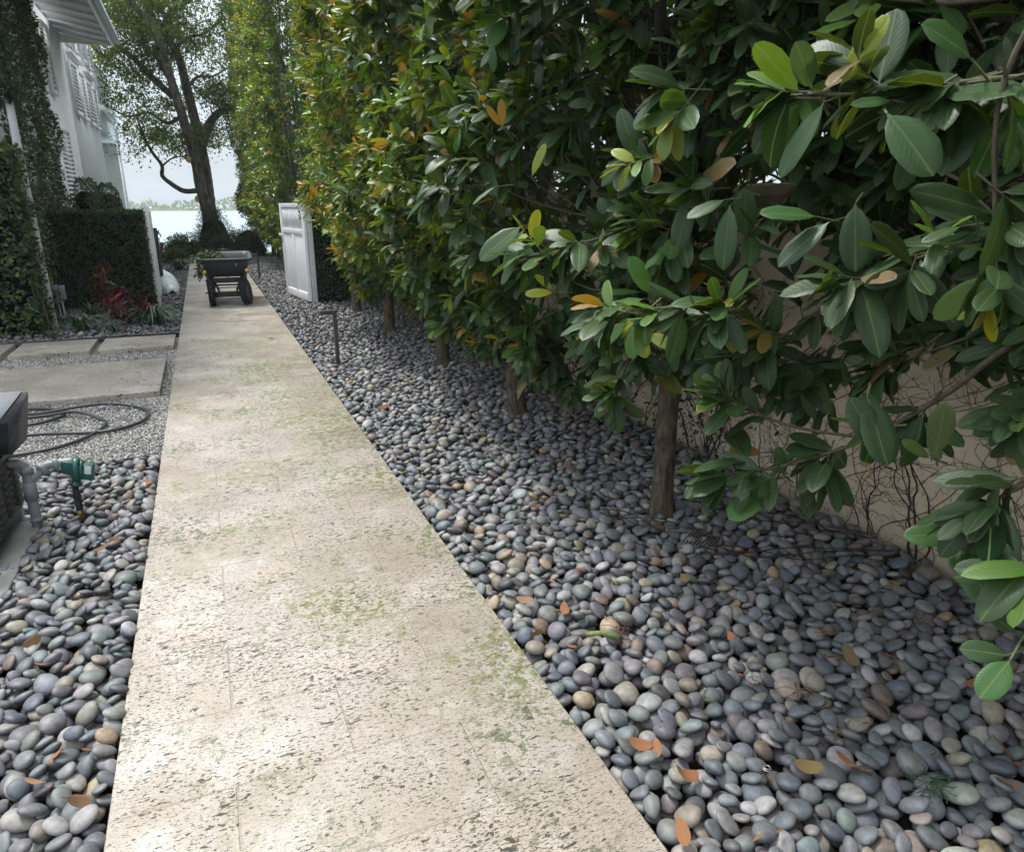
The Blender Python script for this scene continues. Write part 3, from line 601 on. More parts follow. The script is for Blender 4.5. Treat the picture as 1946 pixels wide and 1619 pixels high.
def simulate(x0, x1, ya, yb, dens, blocked, rng, kfun):
    res = .006; nx = int((x1 - x0) / res) + 1; ny = int((yb - ya) / res) + 1
    hm = np.full((nx, ny), -.065); Xg = x0 + np.arange(nx) * res; Yg = ya + np.arange(ny) * res
    hm += .012 * np.sin(Xg * 5)[:, None] * np.sin(Yg * 3.3)[None]
    if blocked is not None: hm[blocked(Xg[:, None], Yg[None])] = 1.
    n = int((x1 - x0) * (yb - ya) * dens); out = []
    for i in range(n):
        a = float(np.clip(rng.lognormal(math.log(.0320), .19), .018, .058)); b = a * rng.uniform(.66, .95); c = b * rng.uniform(.50, .78); yaw = rng.random() * math.pi
        cs, sn = math.cos(yaw), math.sin(yaw); m = int(a / res) + 1; gg = np.arange(-m, m + 1) * res; dx = gg[:, None]; dy = gg[None]
        u = (dx * cs + dy * sn) / a; v = (-dx * sn + dy * cs) / b; q = 1 - u * u - v * v; mk = q > 0; sq = c * np.sqrt(np.where(mk, q, 0)); best = None
        rb = b * .75
        yc0 = rng.uniform(ya, yb)
        for k in range(kfun(yc0)):
            x = rng.uniform(x0 + rb * .8, x1 - rb * .8); y = min(max(yc0 + rng.uniform(-.5, .5), ya + rb), yb - rb)
            ix = int((x - x0) / res); iy = int((y - ya) / res)
            i0, i1, j0, j1 = max(0, ix - m), min(nx, ix + m + 1), max(0, iy - m), min(ny, iy + m + 1)
            sl = (slice(i0 - ix + m, i1 - ix + m), slice(j0 - iy + m, j1 - iy + m)); h = hm[i0:i1, j0:j1]; mm = mk[sl]
            hh = np.where(mm, h, -9); mx = hh.max()
            if mx > .5: continue
            z0 = (hh + np.where(mm, sq[sl], 0)).max()
            if best is None or z0 < best[0]: best = (z0, x, y, ix, iy, i0, i1, j0, j1, sl)
        if best is None: continue
        z0, x, y, ix, iy, i0, i1, j0, j1, sl = best; h = hm[i0:i1, j0:j1]; mm = mk[sl]
        DX = np.broadcast_to(dx, mk.shape)[sl]; DY = np.broadcast_to(dy, mk.shape)[sl]
        w = mm.sum(); hmn = h[mm].mean(); sx = (DX * (h - hmn))[mm].sum() / max((DX[mm] ** 2).sum(), 1e-9); sy = (DY * (h - hmn))[mm].sum() / max((DY[mm] ** 2).sum(), 1e-9)
        sx = float(np.clip(sx * .7, -.38, .38)); sy = float(np.clip(sy * .7, -.38, .38))
        bot = sx * DX + sy * DY - sq[sl]; z = float(np.where(mm, h - bot, -9).max()) - .0035
        if z + c > .034: continue
        h[...] = np.maximum(h, np.where(mm, z + sx * DX + sy * DY + sq[sl], -9))
        out.append((x, y, z, a, b, c, yaw, sx, sy))
    out = np.array(out)
    tops = np.array([hm[int((p[0] - x0) / res), int((p[1] - ya) / res)] for p in out])
    return out, (out[:, 2] + out[:, 5]) > tops - .004
def pebble_arrays(P, sub, rng, ci):
    V, F = ICO[sub]; N = len(P); n = len(V); a, b, c, yaw, sx, sy = [P[:, k][:, None] for k in (3, 4, 5, 6, 7, 8)]
    e1, e2, e3 = rng.normal(0, .13, (3, N, 1)); sq_ = 1 + .16 * rng.random((N, 1)); x = np.sign(V[None, :, 0]) * np.abs(V[None, :, 0]) ** (1 / sq_) * (1 + e1 * V[None, :, 1]); y = V[None, :, 1] * (1 + e2 * V[None, :, 0]); z = V[None, :, 2] * (1 + e3 * V[None, :, 0])
    lx = x * a; ly = y * b; lz = z * c
    cs, sn = np.cos(yaw), np.sin(yaw); X = lx * cs - ly * sn; Y = lx * sn + ly * cs; Z = lz + sx * X + sy * Y
    V3 = np.stack([X, Y, Z], -1)
    col = PEB[ci] * (.82 + .36 * rng.random((N, 1))) * (1 + rng.normal(0, .035, (N, 3)))
    sp = np.stack([np.clip(rng.random(N) * 1.9 - .9, 0, 1), np.clip(rng.random(N) * 2.2 - 1.3, 0, 1), np.zeros(N)], -1)
    return V3, F, np.clip(col, .02, .6), sp
CAMP = np.array([0, 0, H])
CY = R(22.99939); CT = R(17.38324)
CF = np.array([math.sin(CY) * math.cos(CT), math.cos(CY) * math.cos(CT), -math.sin(CT)]); CR = np.array([math.cos(CY), -math.sin(CY), 0.]); CU = np.cross(CR, CF)
def visible_frame(P, mg=0.0):
    d = P - CAMP; z = d @ CF; return (z > .1) & (np.abs(d @ CR / z) < .726 + mg) & (np.abs(d @ CU / z) < .604 + mg), z
trunk_xy = [(TX + [0, -.02, .03, .05, 0, -.04][i], .84 + 2 * i + [0, 0, .01, -.01, .08, .04][i]) for i in range(6)]
def blkR(x, y):
    m = np.zeros(np.broadcast(x, y).shape, bool)
    for tx, ty in trunk_xy + [(1.11, 7.17)]: m |= (x - tx) ** 2 + (y - ty) ** 2 < (.05 if tx > 1.5 else .02) ** 2
    m |= (x > 1.6) & (y > 12.1) & (y < 12.5)
    return m
def blkL(x, y): return ((x < -.95) & (y > 2.9) & (y < 4.15)) | ((x + .75) ** 2 + (y - 3.98) ** 2 < .018 ** 2)
kf = lambda y: 7 if y < 4 else (5 if y < 8 else 2)
beds = [simulate(.90, 2.84, .25, 23.8, 600, blkR, RNG, kf), simulate(-1.75, -.41, .9, 4.83, 720, blkL, RNG, kf), simulate(-2.5, -.41, 9.835, 23.4, 420, None, RNG, lambda y: 2)]
singles = []
names_bed = ['right of the path', 'left of the path', 'left of the path']
gst = Geo()
for bi, (P, vis) in enumerate(beds):
    ci = RNG.choice(len(PEB), len(P), p=PW)
    fr, zc = visible_frame(P[:, :3], .0); score = np.where(fr & vis, P[:, 3] / np.maximum(zc, .2), 0)
    beds[bi] = (P, vis, ci, score, zc)
allsc = np.concatenate([b[3] for b in beds]); thr = np.sort(allsc)[-300]
pcount = 0; PEBOBJ = []
for bi, (P, vis, ci, score, zc) in enumerate(beds):
    pick = score >= thr
    for i in np.where(pick)[0]:
        V3, F, col, sp = pebble_arrays(P[i:i + 1], 3, RNG, ci[i:i + 1])
        k = Geo(); k.add(V3[0], [F], np.repeat(col, len(V3[0]), 0), np.repeat(sp, len(V3[0]), 0))
        o = k.build('pebble', M['pebble'], None, True, P[i, :3])
        PEBOBJ.append((o, bi, ci[i], P[i]))
    rest = ~pick
    for lo, hi, sub in ((0, 3.6, 3), (3.6, 8, 2), (8, 99, 1)):
        m = rest & (P[:, 1] >= lo) & (P[:, 1] < hi)
        # stones that lie outside the picture keep fewer faces
        if m.any():
            Q = P[m]; V3, F, col, sp = pebble_arrays(Q, sub, RNG, ci[m]); N, n = V3.shape[:2]
            gst.add((V3 + Q[:, None, :3]).reshape(-1, 3), [(F[None] + (np.arange(N) * n)[:, None, None]).reshape(-1, 3)], np.repeat(col, n, 0), np.repeat(sp, n, 0))
tag(gst.build('pebble_bed', M['pebble'], None, True), 'bed of smooth grey river pebbles on both sides of the path', 'pebbles', kind='stuff')
# labels for the individual pebbles
byk = {}
for o, bi, c, p in PEBOBJ: byk.setdefault((bi > 0, int(c)), []).append((o, p))
ordw = ['first', 'second', 'third', 'fourth', 'fifth', 'sixth', 'seventh', 'eighth', 'ninth', 'tenth', 'eleventh', 'twelfth']
def ordn(i):
    if i < 12: return ordw[i]
    return '%d%s' % (i + 1, {1: 'st', 2: 'nd', 3: 'rd'}.get((i + 1) % 10 if (i + 1) % 100 not in (11, 12, 13) else 0, 'th'))
for (left, c), lst in byk.items():
    lst.sort(key=lambda t: t[1][1])
    for i, (o, p) in enumerate(lst):
        shape = 'elongated' if p[4] / p[3] < .76 else ('round' if p[4] / p[3] > .88 else 'oval')
        tag(o, '%s %s pebble %s of the path, %s %s one from the bottom edge' % (PNAME[c], shape, 'left' if left else 'right', ordn(i), PNAME[c]), 'pebble', 'largest pebbles nearest the camera')

# fine gravel
def gravel(regs):
    g = Geo(); V, F = ICO[1]; rng = np.random.default_rng(4)
    for x0, x1, ya, yb, z, dn in regs:
        n = int((x1 - x0) * (yb - ya) * dn); P = np.stack([rng.uniform(x0, x1, n), rng.uniform(ya, yb, n), z + rng.uniform(-.008, .006, n)], -1)
        s = rng.uniform(.0045, .0095, (n, 1)) * rng.uniform(.6, 1.1, (n, 3)); w = V[None] * s[:, None] * (1 + rng.normal(0, .12, (n, len(V), 1)))
        a = rng.random(n)[:, None] * 6.28; X = w[..., 0] * np.cos(a) - w[..., 1] * np.sin(a); Y = w[..., 0] * np.sin(a) + w[..., 1] * np.cos(a)
        pal = np.array([(.30, .29, .27), (.42, .41, .38), (.20, .195, .19), (.34, .30, .25), (.12, .12, .12), (.52, .51, .48)]); c = pal[rng.integers(0, 6, n)] * (.8 + .4 * rng.random((n, 1)))
        m = len(V); g.add((np.stack([X, Y, w[..., 2]], -1) + P[:, None]).reshape(-1, 3), [(F[None] + (np.arange(n) * m)[:, None, None]).reshape(-1, 3)], np.repeat(c, m, 0))
    return g
gb = Geo(); box(gb, -3.4, -.412, 4.851, 9.813, -.1, -.062); tag(gb.build('gravel_base', M['concrete']), kind='structure')
g = gravel([(-1.75, -.415, 4.86, 6.70, -.055, 9000), (-.50, -.415, 6.7, 9.8, -.055, 8000), (-2.6, -.415, 8.22, 9.0, -.055, 6500), (-3, -.42, 9.76, 9.81, -.055, 4000)])
tag(g.build('gravel', M['gravel']), 'fine pale grey gravel between the slabs left of the path', 'gravel', kind='stuff')

# ------------------------------------------------------------------ right wall, vines, drain
g = Geo(); box(g, 2.85, 3.05, -1.5, 12.5, -.1, 1.60); bbox(g, 2.83, 3.07, -1.5, 12.5, 1.60, 1.66, .006)
wall = thing('garden_wall', 'cream stucco garden wall with dead creeper marks behind the hedge trunks', 'wall', (0, 0, 0)); g.build('wall', M['stucco'], wall)
g = Geo(); box(g, 2.9, 3.1, 12.5, 26.4, -.1, 1.6); tag(g.build('garden_wall', M['stucco']), 'far stretch of the cream boundary wall behind the clipped tree row', 'wall')
def vine(seed, y, n, zmax, label, leafy=0):
    rng = np.random.default_rng(seed); g = Geo(); root = thing('creeper', label, 'creeper', (2.85, y, 0), group='creepers on the cream wall')
    gl = Geo()
    for i in range(n):
        p = np.array([-.006, rng.normal(0, .22), 0.]); d = rng.normal(0, .25); pts = [p.copy()]; L = rng.uniform(.3, zmax)
        while p[2] < L and len(pts) < 60:
            d += rng.normal(0, .35); d *= .9; p = p + np.array([0, d * .04, .035]); p[0] = -.004 - .003 * rng.random(); pts.append(p.copy())
            if rng.random() < .4:
                q = [p.copy()]; dd = rng.choice([-1, 1]) * rng.uniform(.5, 1.4); v = p.copy()
                for _ in range(int(rng.integers(4, 14))): v = v + np.array([0, dd * .022 + rng.normal(0, .012), rng.normal(.012, .016)]); v[2] = max(v[2], 0); q.append(v.copy())
                tube(g, q, np.linspace(.0013, .0006, len(q)), 4, cap=False)
        if len(pts) > 3: tube(g, pts, np.linspace(rng.choice([.0016, .0022, .003, .0055], p=[.4, .3, .2, .1]), .001, len(pts)), 5, cap=False)
    g.build('stem', M['vine'], root)
    if leafy:
        m = leafy; P = np.stack([-.03 - .04 * rng.random(m), rng.normal(0, .25, m), np.abs(rng.normal(.35, .3, m))], -1); LL = rng.uniform(.02, .045, m)
        leaves(gl, P, rng.normal(0, 1, (m, 3)), rng.normal(0, .5, (m, 3)) + np.array([-1, 0, .4]), LL, LL * .5, LL * 0 + .1, np.array([(.02, .04, .018)]) * (.6 + rng.random((m, 1))), 2)
        gl.build('leaves', M['leaf_small'], root)
vp = [(1.55, 9, 1.2, 'thin brown creeper stems at the right edge of the cream wall', 0), (2.05, 12, 1.4, 'tangle of thin creeper stems on the wall right of the lowest bough', 0), (2.6, 10, 1.3, 'brown creeper stems on the wall behind the lowest bough', 0),
      (3.2, 14, 1.4, 'dense dark creeper between the nearest trunk and the low bough', 60), (3.75, 14, 1.3, 'leafy dark creeper just right of the nearest trunk', 420), (4.6, 16, 1.4, 'creeper stems left of the nearest trunk', 120), (5.6, 16, 1.4, 'thick stem curtain behind the leaning trunk', 60), (7.4, 14, 1.3, 'dark creeper between second and third trunks', 200), (9.6, 12, 1.3, 'dark creeper behind the fourth trunk', 200)]
for i, (y, n, z, lb, lf) in enumerate(vp): vine(100 + i, y, n, z, lb, lf)
g = Geo()
for i in range(9): box(g, -.14, .14, -.085 + i * .02, -.077 + i * .02, -.004, .006)
for x in (-.14, 0, .13): box(g, x, x + .01, -.085, .085, -.012, -.0045)
o = g.build('drain_grate', M['grate'], None, False, (2.02, 2.47, .010)); o.scale = (.75, .75, .75); o.rotation_euler = (.12, -.08, .5); tag(o, 'dull grey-green drain grate lying among pebbles by the nearest trunk', 'grate')
# trailing dead stems on the pebbles
rng = np.random.default_rng(6)
for i, (a, b, lb) in enumerate([((1.95, 2.35), (2.75, 1.95), 'long brown dead vine trailing over pebbles toward the wall foot'), ((2.3, 2.75), (2.8, 2.1), 'thin dead vine stem on pebbles close to the wall'), ((1.75, 2.9), (2.1, 2.4), 'short dead vine tangle on pebbles in front of the grate')]):
    g = Geo()
    for j in range(3):
        t = np.linspace(0, 1, 14); q = np.stack([a[0] + (b[0] - a[0]) * t + .04 * np.sin(t * 7 + j * 2), a[1] + (b[1] - a[1]) * t + .04 * np.cos(t * 6 + j), .032 + .012 * np.sin(t * 11 + j * 2) + .01 * j], -1)
        tube(g, q, np.linspace(.0035, .0015, 14), 5, cap=False)
    tag(g.build('dead_vine', M['vine']), lb, 'dead vine', 'dead vines lying on the pebbles')

# ------------------------------------------------------------------ fallen leaves, twigs, ring
def fallen(x, y, z, L, kind, rz, tilt, label, curl=.35):
    C = {'orange': (.33, .105, .04), 'brown': (.16, .06, .035), 'tan': (.34, .20, .11), 'green': (.03, .09, .025), 'olive': (.17, .17, .035), 'yellow': (.34, .34, .06)}[kind]
    g = Geo(); V, F, UV = TPL[0]; xx = V[:, 0] - .5; v = np.stack([xx * L, V[:, 1] * L * .42, V[:, 2] * L * .5 + curl * L * (xx ** 2) * 1.6 + .10 * L * np.sin(V[:, 1] * 3)], -1)
    g.add(v, [f for f in F], C, np.concatenate([UV, np.zeros((len(V), 1))], 1))
    n = len(v); tube(g, [(-.5 * L, 0, curl * L * .4), (-.62 * L, .02 * L, curl * L * .45)], .0012, 4, C)
    o = g.build('fallen_leaf', M['deadleaf'], None, True, (x, y, z)); o.rotation_euler = (tilt[0], tilt[1], rz)
    tag(o, label, 'fallen leaf', 'fallen leaves on the pebbles and path')
exec_l = [  # x, y, length, colour, label
 (1.01, 1.42, .10, 'orange', 'upright orange leaf beside the path edge, paired with another'), (1.05, 1.39, .09, 'orange', 'second of two orange leaves just off the path edge'),
 (1.06, 1.27, .13, 'orange', 'long curved orange leaf near the path edge, bottom of the photo'), (.945, 1.12, .11, 'orange', 'orange leaf wedged against the path edge, lowest on the right'),
 (1.52, 1.13, .10, 'orange', 'bright orange curled leaf between big pale stones, bottom centre right'), (1.40, 1.16, .11, 'olive', 'olive withered leaf left of the bright orange curled one'),
 (1.50, 1.56, .07, 'orange', 'small folded orange leaf above a blue-grey stone'), (1.62, 1.75, .09, 'orange', 'orange leaf standing on edge in mid right bed'), (1.85, 1.52, .10, 'brown', 'rust leaf standing beside a green fallen leaf'),
 (1.93, 1.50, .12, 'green', 'green fallen leaf lying on dark pebbles at lower right'), (2.06, 1.43, .10, 'orange', 'pale orange leaf right of the green fallen leaf'), (2.20, 1.22, .12, 'orange', 'rust leaf among dark stones near the right edge'),
 (1.98, .99, .13, 'orange', 'long orange leaf at lower right corner'), (2.06, .93, .12, 'brown', 'curled brown leaf at lower right corner, below the long orange one'), (1.86, .90, .11, 'orange', 'flat rust leaf touching the bottom edge at right'),
 (1.02, 2.28, .10, 'tan', 'pinkish tan leaf standing near the path, centre'), (1.14, 2.16, .10, 'orange', 'narrow orange leaf right of the pinkish tan leaf'), (.97, 2.05, .08, 'brown', 'small rust leaf near the path edge, centre'),
 (1.05, 1.93, .06, 'brown', 'small dark rust leaf left of the bamboo piece'), (1.72, 2.17, .10, 'olive', 'olive leaf standing upright in the middle of the right bed'), (1.35, 2.42, .07, 'brown', 'brown leaf sunk between stones, middle of the bed'),
 (2.30, 1.95, .09, 'brown', 'curled brown leaf in the shade by the wall'), (2.48, 1.78, .10, 'tan', 'tan curled leaf in shade near the wall foot'), (2.35, 1.55, .09, 'orange', 'rust leaf in shade left of the hanging leaf cluster'),
 (1.15, 5.3, .12, 'brown', 'brown leaf curled upright near the path at mid distance'), (1.33, 4.55, .10, 'green', 'green leaf flat on pebbles mid distance'), (1.62, 4.4, .11, 'brown', 'dark brown leaf flat on pebbles in front of the leaning trunk'),
 (1.22, 7.0, .10, 'yellow', 'yellowish leaf right of the bollard light'), (1.1, 8.9, .10, 'olive', 'olive leaf on pale pebbles behind the bollard light'), (1.55, 6.3, .09, 'yellow', 'pale yellow leaf between bollard light and third trunk'),
 (1.75, 5.6, .09, 'green', 'small green leaf on pebbles left of the leaning trunk'), (1.9, 3.6, .09, 'brown', 'brown leaf on pebbles left of the nearest trunk'), (1.45, 3.1, .08, 'brown', 'brown leaf centre bed at the height of the nearest trunk foot'),
 (-.45, 4.28, .09, 'orange', 'red-brown leaf standing against the left path edge'), (-.60, 3.45, .10, 'brown', 'large dark rust leaf on the left pebbles'), (-.55, 3.52, .09, 'brown', 'rust leaf standing behind the large dark one on the left'),
 (-.74, 2.72, .10, 'brown', 'curled red-brown leaf at left, below the pad'), (-.68, 2.55, .08, 'brown', 'small rust leaf left bed, middle'), (-.56, 2.05, .09, 'orange', 'rust leaf among left pebbles level with the second tile joint'),
 (-.60, 1.95, .08, 'tan', 'pale tan torn leaf in left bed'), (-.85, 1.95, .10, 'orange', 'orange-brown leaf at the left edge of the photo'), (-.48, 1.83, .09, 'brown', 'brown leaf wedged by the left path edge'), (-.55, 1.50, .09, 'orange', 'rust leaf at the bottom left edge'),
 (.42, 1.58, .02, 'green', 'tiny green leaf fragment lying on the travertine path')]
rng = np.random.default_rng(31)
for x, y, L, k, lb in exec_l:
    onp = -.41 < x < .9
    fallen(x, y, .004 if onp else .034, L * .74, k, rng.random() * 6.28, (rng.normal(0, .35) if not onp else 0, rng.normal(0, .35) if not onp else 0), lb, rng.uniform(.15, .6) if not onp else .05)
def litter(name, x, y, z, label, cat, n, L, col, rough=1.2):
    rng = np.random.default_rng(int(abs(x * 1000 + y * 77))); g = Geo()
    for i in range(n):
        a = rng.random() * 6.28; p = np.array([rng.normal(0, L * .15), rng.normal(0, L * .15), 0]); q = [p + 0]
        for _ in range(5): a += rng.normal(0, .5); p = p + np.array([math.cos(a), math.sin(a), rng.normal(0, .3)]) * L / 5; q.append(p + 0)
        tube(g, np.array(q), .0013, 4, col, cap=False)
    tag(g.build(name, M['twig'], None, False, (x, y, z)), label, cat, 'twigs and needle litter')
rng = np.random.default_rng(88); g = Geo(); n = 620; x = np.where(rng.random(n) < .8, rng.uniform(.93, 2.8, n), rng.uniform(-1.1, -.43, n)); y = rng.uniform(.8, 9, n) ** 1.0
L_ = rng.uniform(.012, .04, n); P = np.stack([x, y, rng.uniform(.012, .034, n)], -1); pc = np.array([(.16, .07, .035), (.26, .13, .07), (.10, .05, .03), (.22, .17, .09), (.07, .08, .03)])
leaves(g, P, rng.normal(0, 1, (n, 3)) * [1, 1, .3], rng.normal(0, .35, (n, 3)) + [0, 0, 1], L_, L_ * .35, rng.uniform(-.3, .4, n), pc[rng.integers(0, 5, n)] * (.6 + .7 * rng.random((n, 1))), 2)
tag(g.build('leaf_litter', M['deadleaf']), 'tiny brown leaf crumbs scattered between the pebbles', 'leaf litter', kind='stuff')
litter('twig_litter', .62, 8.9, .008, 'little dark twig scrap lying on the path before the cart', 'twig', 7, .16, (.03, .025, .02))
litter('twig_litter', 1.36, 2.9, .035, 'pale wispy twig tangle on the pebbles mid bed', 'twig', 14, .10, (.16, .13, .10))
litter('twig_litter', 1.30, 1.95, .035, 'reddish dry twig on pebbles above the tan stones', 'twig', 8, .10, (.10, .05, .035))
litter('twig_litter', 1.62, 1.42, .036, 'bunch of dry brown needles between pebbles', 'twig', 14, .06, (.15, .07, .04))
litter('twig_litter', 1.52, 1.50, .036, 'dark needle bunch left of the dry brown one', 'twig', 12, .05, (.06, .04, .03))
litter('twig_litter', 1.98, 1.62, .036, 'tan needle bunch in the shaded right bed', 'twig', 12, .07, (.20, .13, .07))
litter('twig_litter', 1.66, .98, .036, 'fresh green needle sprig on pebbles at lower right', 'twig', 22, .07, (.03, .08, .03))
g = Geo(); tube(g, [(0, 0, 0), (.05, -.03, .012), (.10, -.07, .004)], [.010, .0095, .010], 12, (.16, .20, .06)); tag(g.build('bamboo_piece', M['twig'], None, True, (1.14, 1.98, .03)), 'short green cut stem lying on the pebbles', 'stem')
g = Geo()
for r_, z in ((.011, 0), (.008, .004)):
    a = np.linspace(0, 6.28, 20); tube(g, np.stack([r_ * np.cos(a), r_ * np.sin(a), z + a * 0], -1), .0013, 6, cap=False)
o = g.build('metal_ring', M['ring'], None, True, (1.29, 1.20, .036)); tag(o, 'tiny bright metal ring between pebbles near the path', 'ring')

# ------------------------------------------------------------------ bollard lights
def bollard(x, y, label):
    root = thing('path_light', label, 'path light', (x, y, 0), group='bronze path lights on the right bed'); g = Geo(); bbox(g, -.018, .018, -.03, .03, -.1, .50, .003); bbox(g, -.018, .018, -.03, .03, .50, .555, .003)
    g.build('post', M['bronze'], root)
    g = Geo(); bbox(g, -.15, -.016, -.03, .03, .515, .555, .004); h = g.build('lamp_head', M['bronze'], root)
    g = Geo(); box(g, -.14, -.03, -.02, .02, .511, .5135); g.build('lens', M['paint'], h)
bollard(1.12, 7.17, 'bent bronze path light standing on pebbles, nearer one')
bollard(1.04, 16.48, 'bent bronze path light far away behind the cart')

# ------------------------------------------------------------------ right gate
def gate(label, p0, p1, z0, z1, group=None):
    d = Vector((p1[0] - p0[0], p1[1] - p0[1], 0)); Lg = d.length; root = thing('garden_gate', label, 'gate', (p0[0], p0[1], z0), math.atan2(d.y, d.x), group); h = z1 - z0; th = .022
    def part(n, *bs, mat='paint'):
        g = Geo()
        for b in bs: bbox(g, *b, .003)
        return g.build(n, M[mat], root)
    s = .10
    part('stile', (0, s, -th, th, 0, h)); part('stile', (Lg - s, Lg, -th, th, 0, h)); part('rail', (s, Lg - s, -th + .002, th - .002, 0, .13)); part('rail', (s, Lg - s, -th + .002, th - .002, h * .685, h * .685 + .08)); part('rail', (s, Lg - s, -th + .002, th - .002, h - .07, h))
    part('stile', (Lg * .5 - .045, Lg * .5 + .045, -th + .003, th - .003, .13, h * .685))
    part('panel', (s, Lg * .5 - .045, -.008, .008, .13, h * .685)); part('panel', (Lg * .5 + .045, Lg - s, -.008, .008, .13, h * .685))
    n = 13; w = (Lg - 2 * s) / n; g = Geo()
    for i in range(n): box(g, s + w * (i + .30), s + w * (i + .70), -.010, .010, h * .685 + .08, h - .07)
    g.build('slats', M['paint'], root)
    return root, Lg, h
rg, Lg, h = gate('open white wooden gate with slatted top, right of the path', (1.53, 12.07), (1.31, 13.45), .03, 1.58)
g = Geo(); lathe(g, [(0, .06), (.018, .055), (.028, .035), (.02, .015), (.01, 0)], 14, T(Lg - .04, .02, 1.02, rx=R(-90))); bbox(g, Lg - .09, Lg - .02, .022, .032, .9, 1.0, .002); g.build('latch', M['ring'], rg, True)
g = Geo(); lathe(g, [(0, .06), (.022, .055), (.03, .035), (.02, .015), (.01, 0)], 14, T(Lg + .0, .0, 1.02, ry=R(90))); g.build('knob', M['ring'], rg, True)
ps = thing('gate_post', 'grey-white hinge post between the open gate and ivy stub', 'post', (1.60, 12.1, 0)); g = Geo(); bbox(g, -.04, .04, -.04, .04, -.1, 1.52, .005); g.build('post', M['pvcw'], ps)
leafy_box('ivy_wall_stub', 'low wall stub covered in small dark ivy beside the right gate', 'ivy wall', (1.68, 2.86, 12.12, 12.5, -.06, 1.5), 9000, (.03, .05), DK, '-y-x+z', seed=5)

# ------------------------------------------------------------------ left planting, hedges
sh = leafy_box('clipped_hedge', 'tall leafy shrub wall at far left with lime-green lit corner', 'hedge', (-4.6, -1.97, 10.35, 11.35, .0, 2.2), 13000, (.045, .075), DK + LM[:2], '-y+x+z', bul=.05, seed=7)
g = Geo(); rr = np.random.default_rng(2)
for i in range(16):
    b = np.array([rr.uniform(-.25, .25), -.42 + rr.uniform(0, .1), 0]) ; tube(g, spline([b, b + (rr.normal(0, .03), 0, .3), b + (rr.normal(0, .06), .05, .6)], 4), .008, 5, (.14, .12, .10))
g.build('stems', M['twig'], sh).location = (1.12, 0, -.05)
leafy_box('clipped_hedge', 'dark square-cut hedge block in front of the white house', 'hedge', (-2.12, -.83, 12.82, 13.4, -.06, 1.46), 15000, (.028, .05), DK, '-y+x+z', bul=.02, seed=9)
iv = thing('ivy_clad_wing', 'tall house wing wall smothered in dark ivy at the left edge', 'house wing', (0, 0, 0))
g = Geo(); box(g, -7, -2.2, 11.4, 14.0, -.1, 4.80); g.build('wall', M['white'], iv)
def ivh(P): return (P[:, 1] < 15.1 + .25 * np.sin(P[:, 2] * 5) + .15 * np.sin(P[:, 2] * 13)) & (P[:, 2] < 5)
leafy_box('', '', '', (-7, -2.09, 11.35, 15.4, 0, 4.75), 34000, (.045, .075), DK + [(.03, .06, .02)], '-y+x', bul=.04, core=False, parent=iv, part='ivy', seed=12, holes=ivh)
leafy_box('', '', '', (-2.15, -1.9, 10.98, 11.25, 2.75, 4.6), 2200, (.045, .075), DK, '-y+x', bul=.04, core=False, parent=iv, part='ivy', seed=14)
g = Geo(); q = spline([(-1.975, 11.02, -.1), (-1.975, 11.02, .6), (-1.98, 11.03, 1.6), (-1.985, 11.06, 2.2), (-1.99, 11.1, 2.9), (-2.0, 11.12, 3.2)], 5); tube(g, q, np.linspace(.062, .04, len(q)), 16)
pp = g.build('drain_pipe', M['pvcw'], None, True); tag(pp, 'thick white drain pipe standing against the leafy shrub wall', 'pipe')
g = Geo(); tube(g, [(-1.975, 11.02, .235), (-1.975, 11.02, .255)], .0645, 16); g.build('pipe_collar', M['steel'], pp, True)
eb = thing('electric_box', 'grey outdoor electric boxes on conduit beside the white pipe', 'electric box', (-1.94, 11.5, 0))
g = Geo(); bbox(g, -.10, .02, -.05, .05, .25, .50, .006); g.build('box', M['hood'] if False else M['pvc'], eb)
g = Geo(); bbox(g, .035, .10, -.03, .06, .30, .49, .006); g.build('box', M['pvc'], eb)
g = Geo(); tube(g, spline([(.0, 0, .25), (.0, 0, .1), (.02, 0, .05), (.045, 0, .1), (.045, 0, .3)], 5), .011, 8); tube(g, [(-.14, -.02, .2), (-.02, 0, .27)], .013, 8); g.build('conduit', M['pvcw'], eb, True)
g = Geo(); tube(g, spline([(-.03, 0, .49), (-.03, 0, .58), (-.02, .0, .64)], 4), .008, 6); g.build('cable', M['yellow'], eb, True)
g = Geo(); bbox(g, -.005, .03, .0, .03, -.1, .26, .002); g.build('stake', M['steel'], eb)

def tuft(x, y, s, n, label, seed, pal=((.035, .075, .03), (.06, .11, .05), (.16, .20, .14), (.03, .06, .025))):
    rng = np.random.default_rng(seed); root = Geo()
    for i in range(n):
        a = rng.random() * 6.28; l = s * rng.uniform(.6, 1.2); d = np.array([math.cos(a), math.sin(a), 0]); b = d * rng.random() * .05 * s / .3; out = rng.uniform(.35, .9)
        t = np.linspace(0, 1, 7)[:, None]; c = b + d * out * l * t ** 1.3 + np.array([0, 0, 1.]) * l * (1.15 * t - (.55 + .5 * out) * t ** 2.4)
        w = (.0065 * (1 - t ** 2) + .0006) * s / .3 * np.array([[-d[1], d[0], .15]]); V = np.concatenate([c - w, c + w]); k = np.arange(6)
        root.add(V, [np.stack([k, k + 1, k + 8, k + 7], -1)], np.array(pal)[rng.integers(0, len(pal))] * rng.uniform(.7, 1.2))
    tag(root.build('grass_tuft', M['blade'], None, False, (x, y, -.02)), label, 'grass tuft', 'arching grass-like tufts')
tuft(-1.57, 10.55, .42, 150, 'large arching green tuft left of the red plant', 41); tuft(-1.22, 10.35, .27, 90, 'small tuft in the middle by the steel edging', 42)
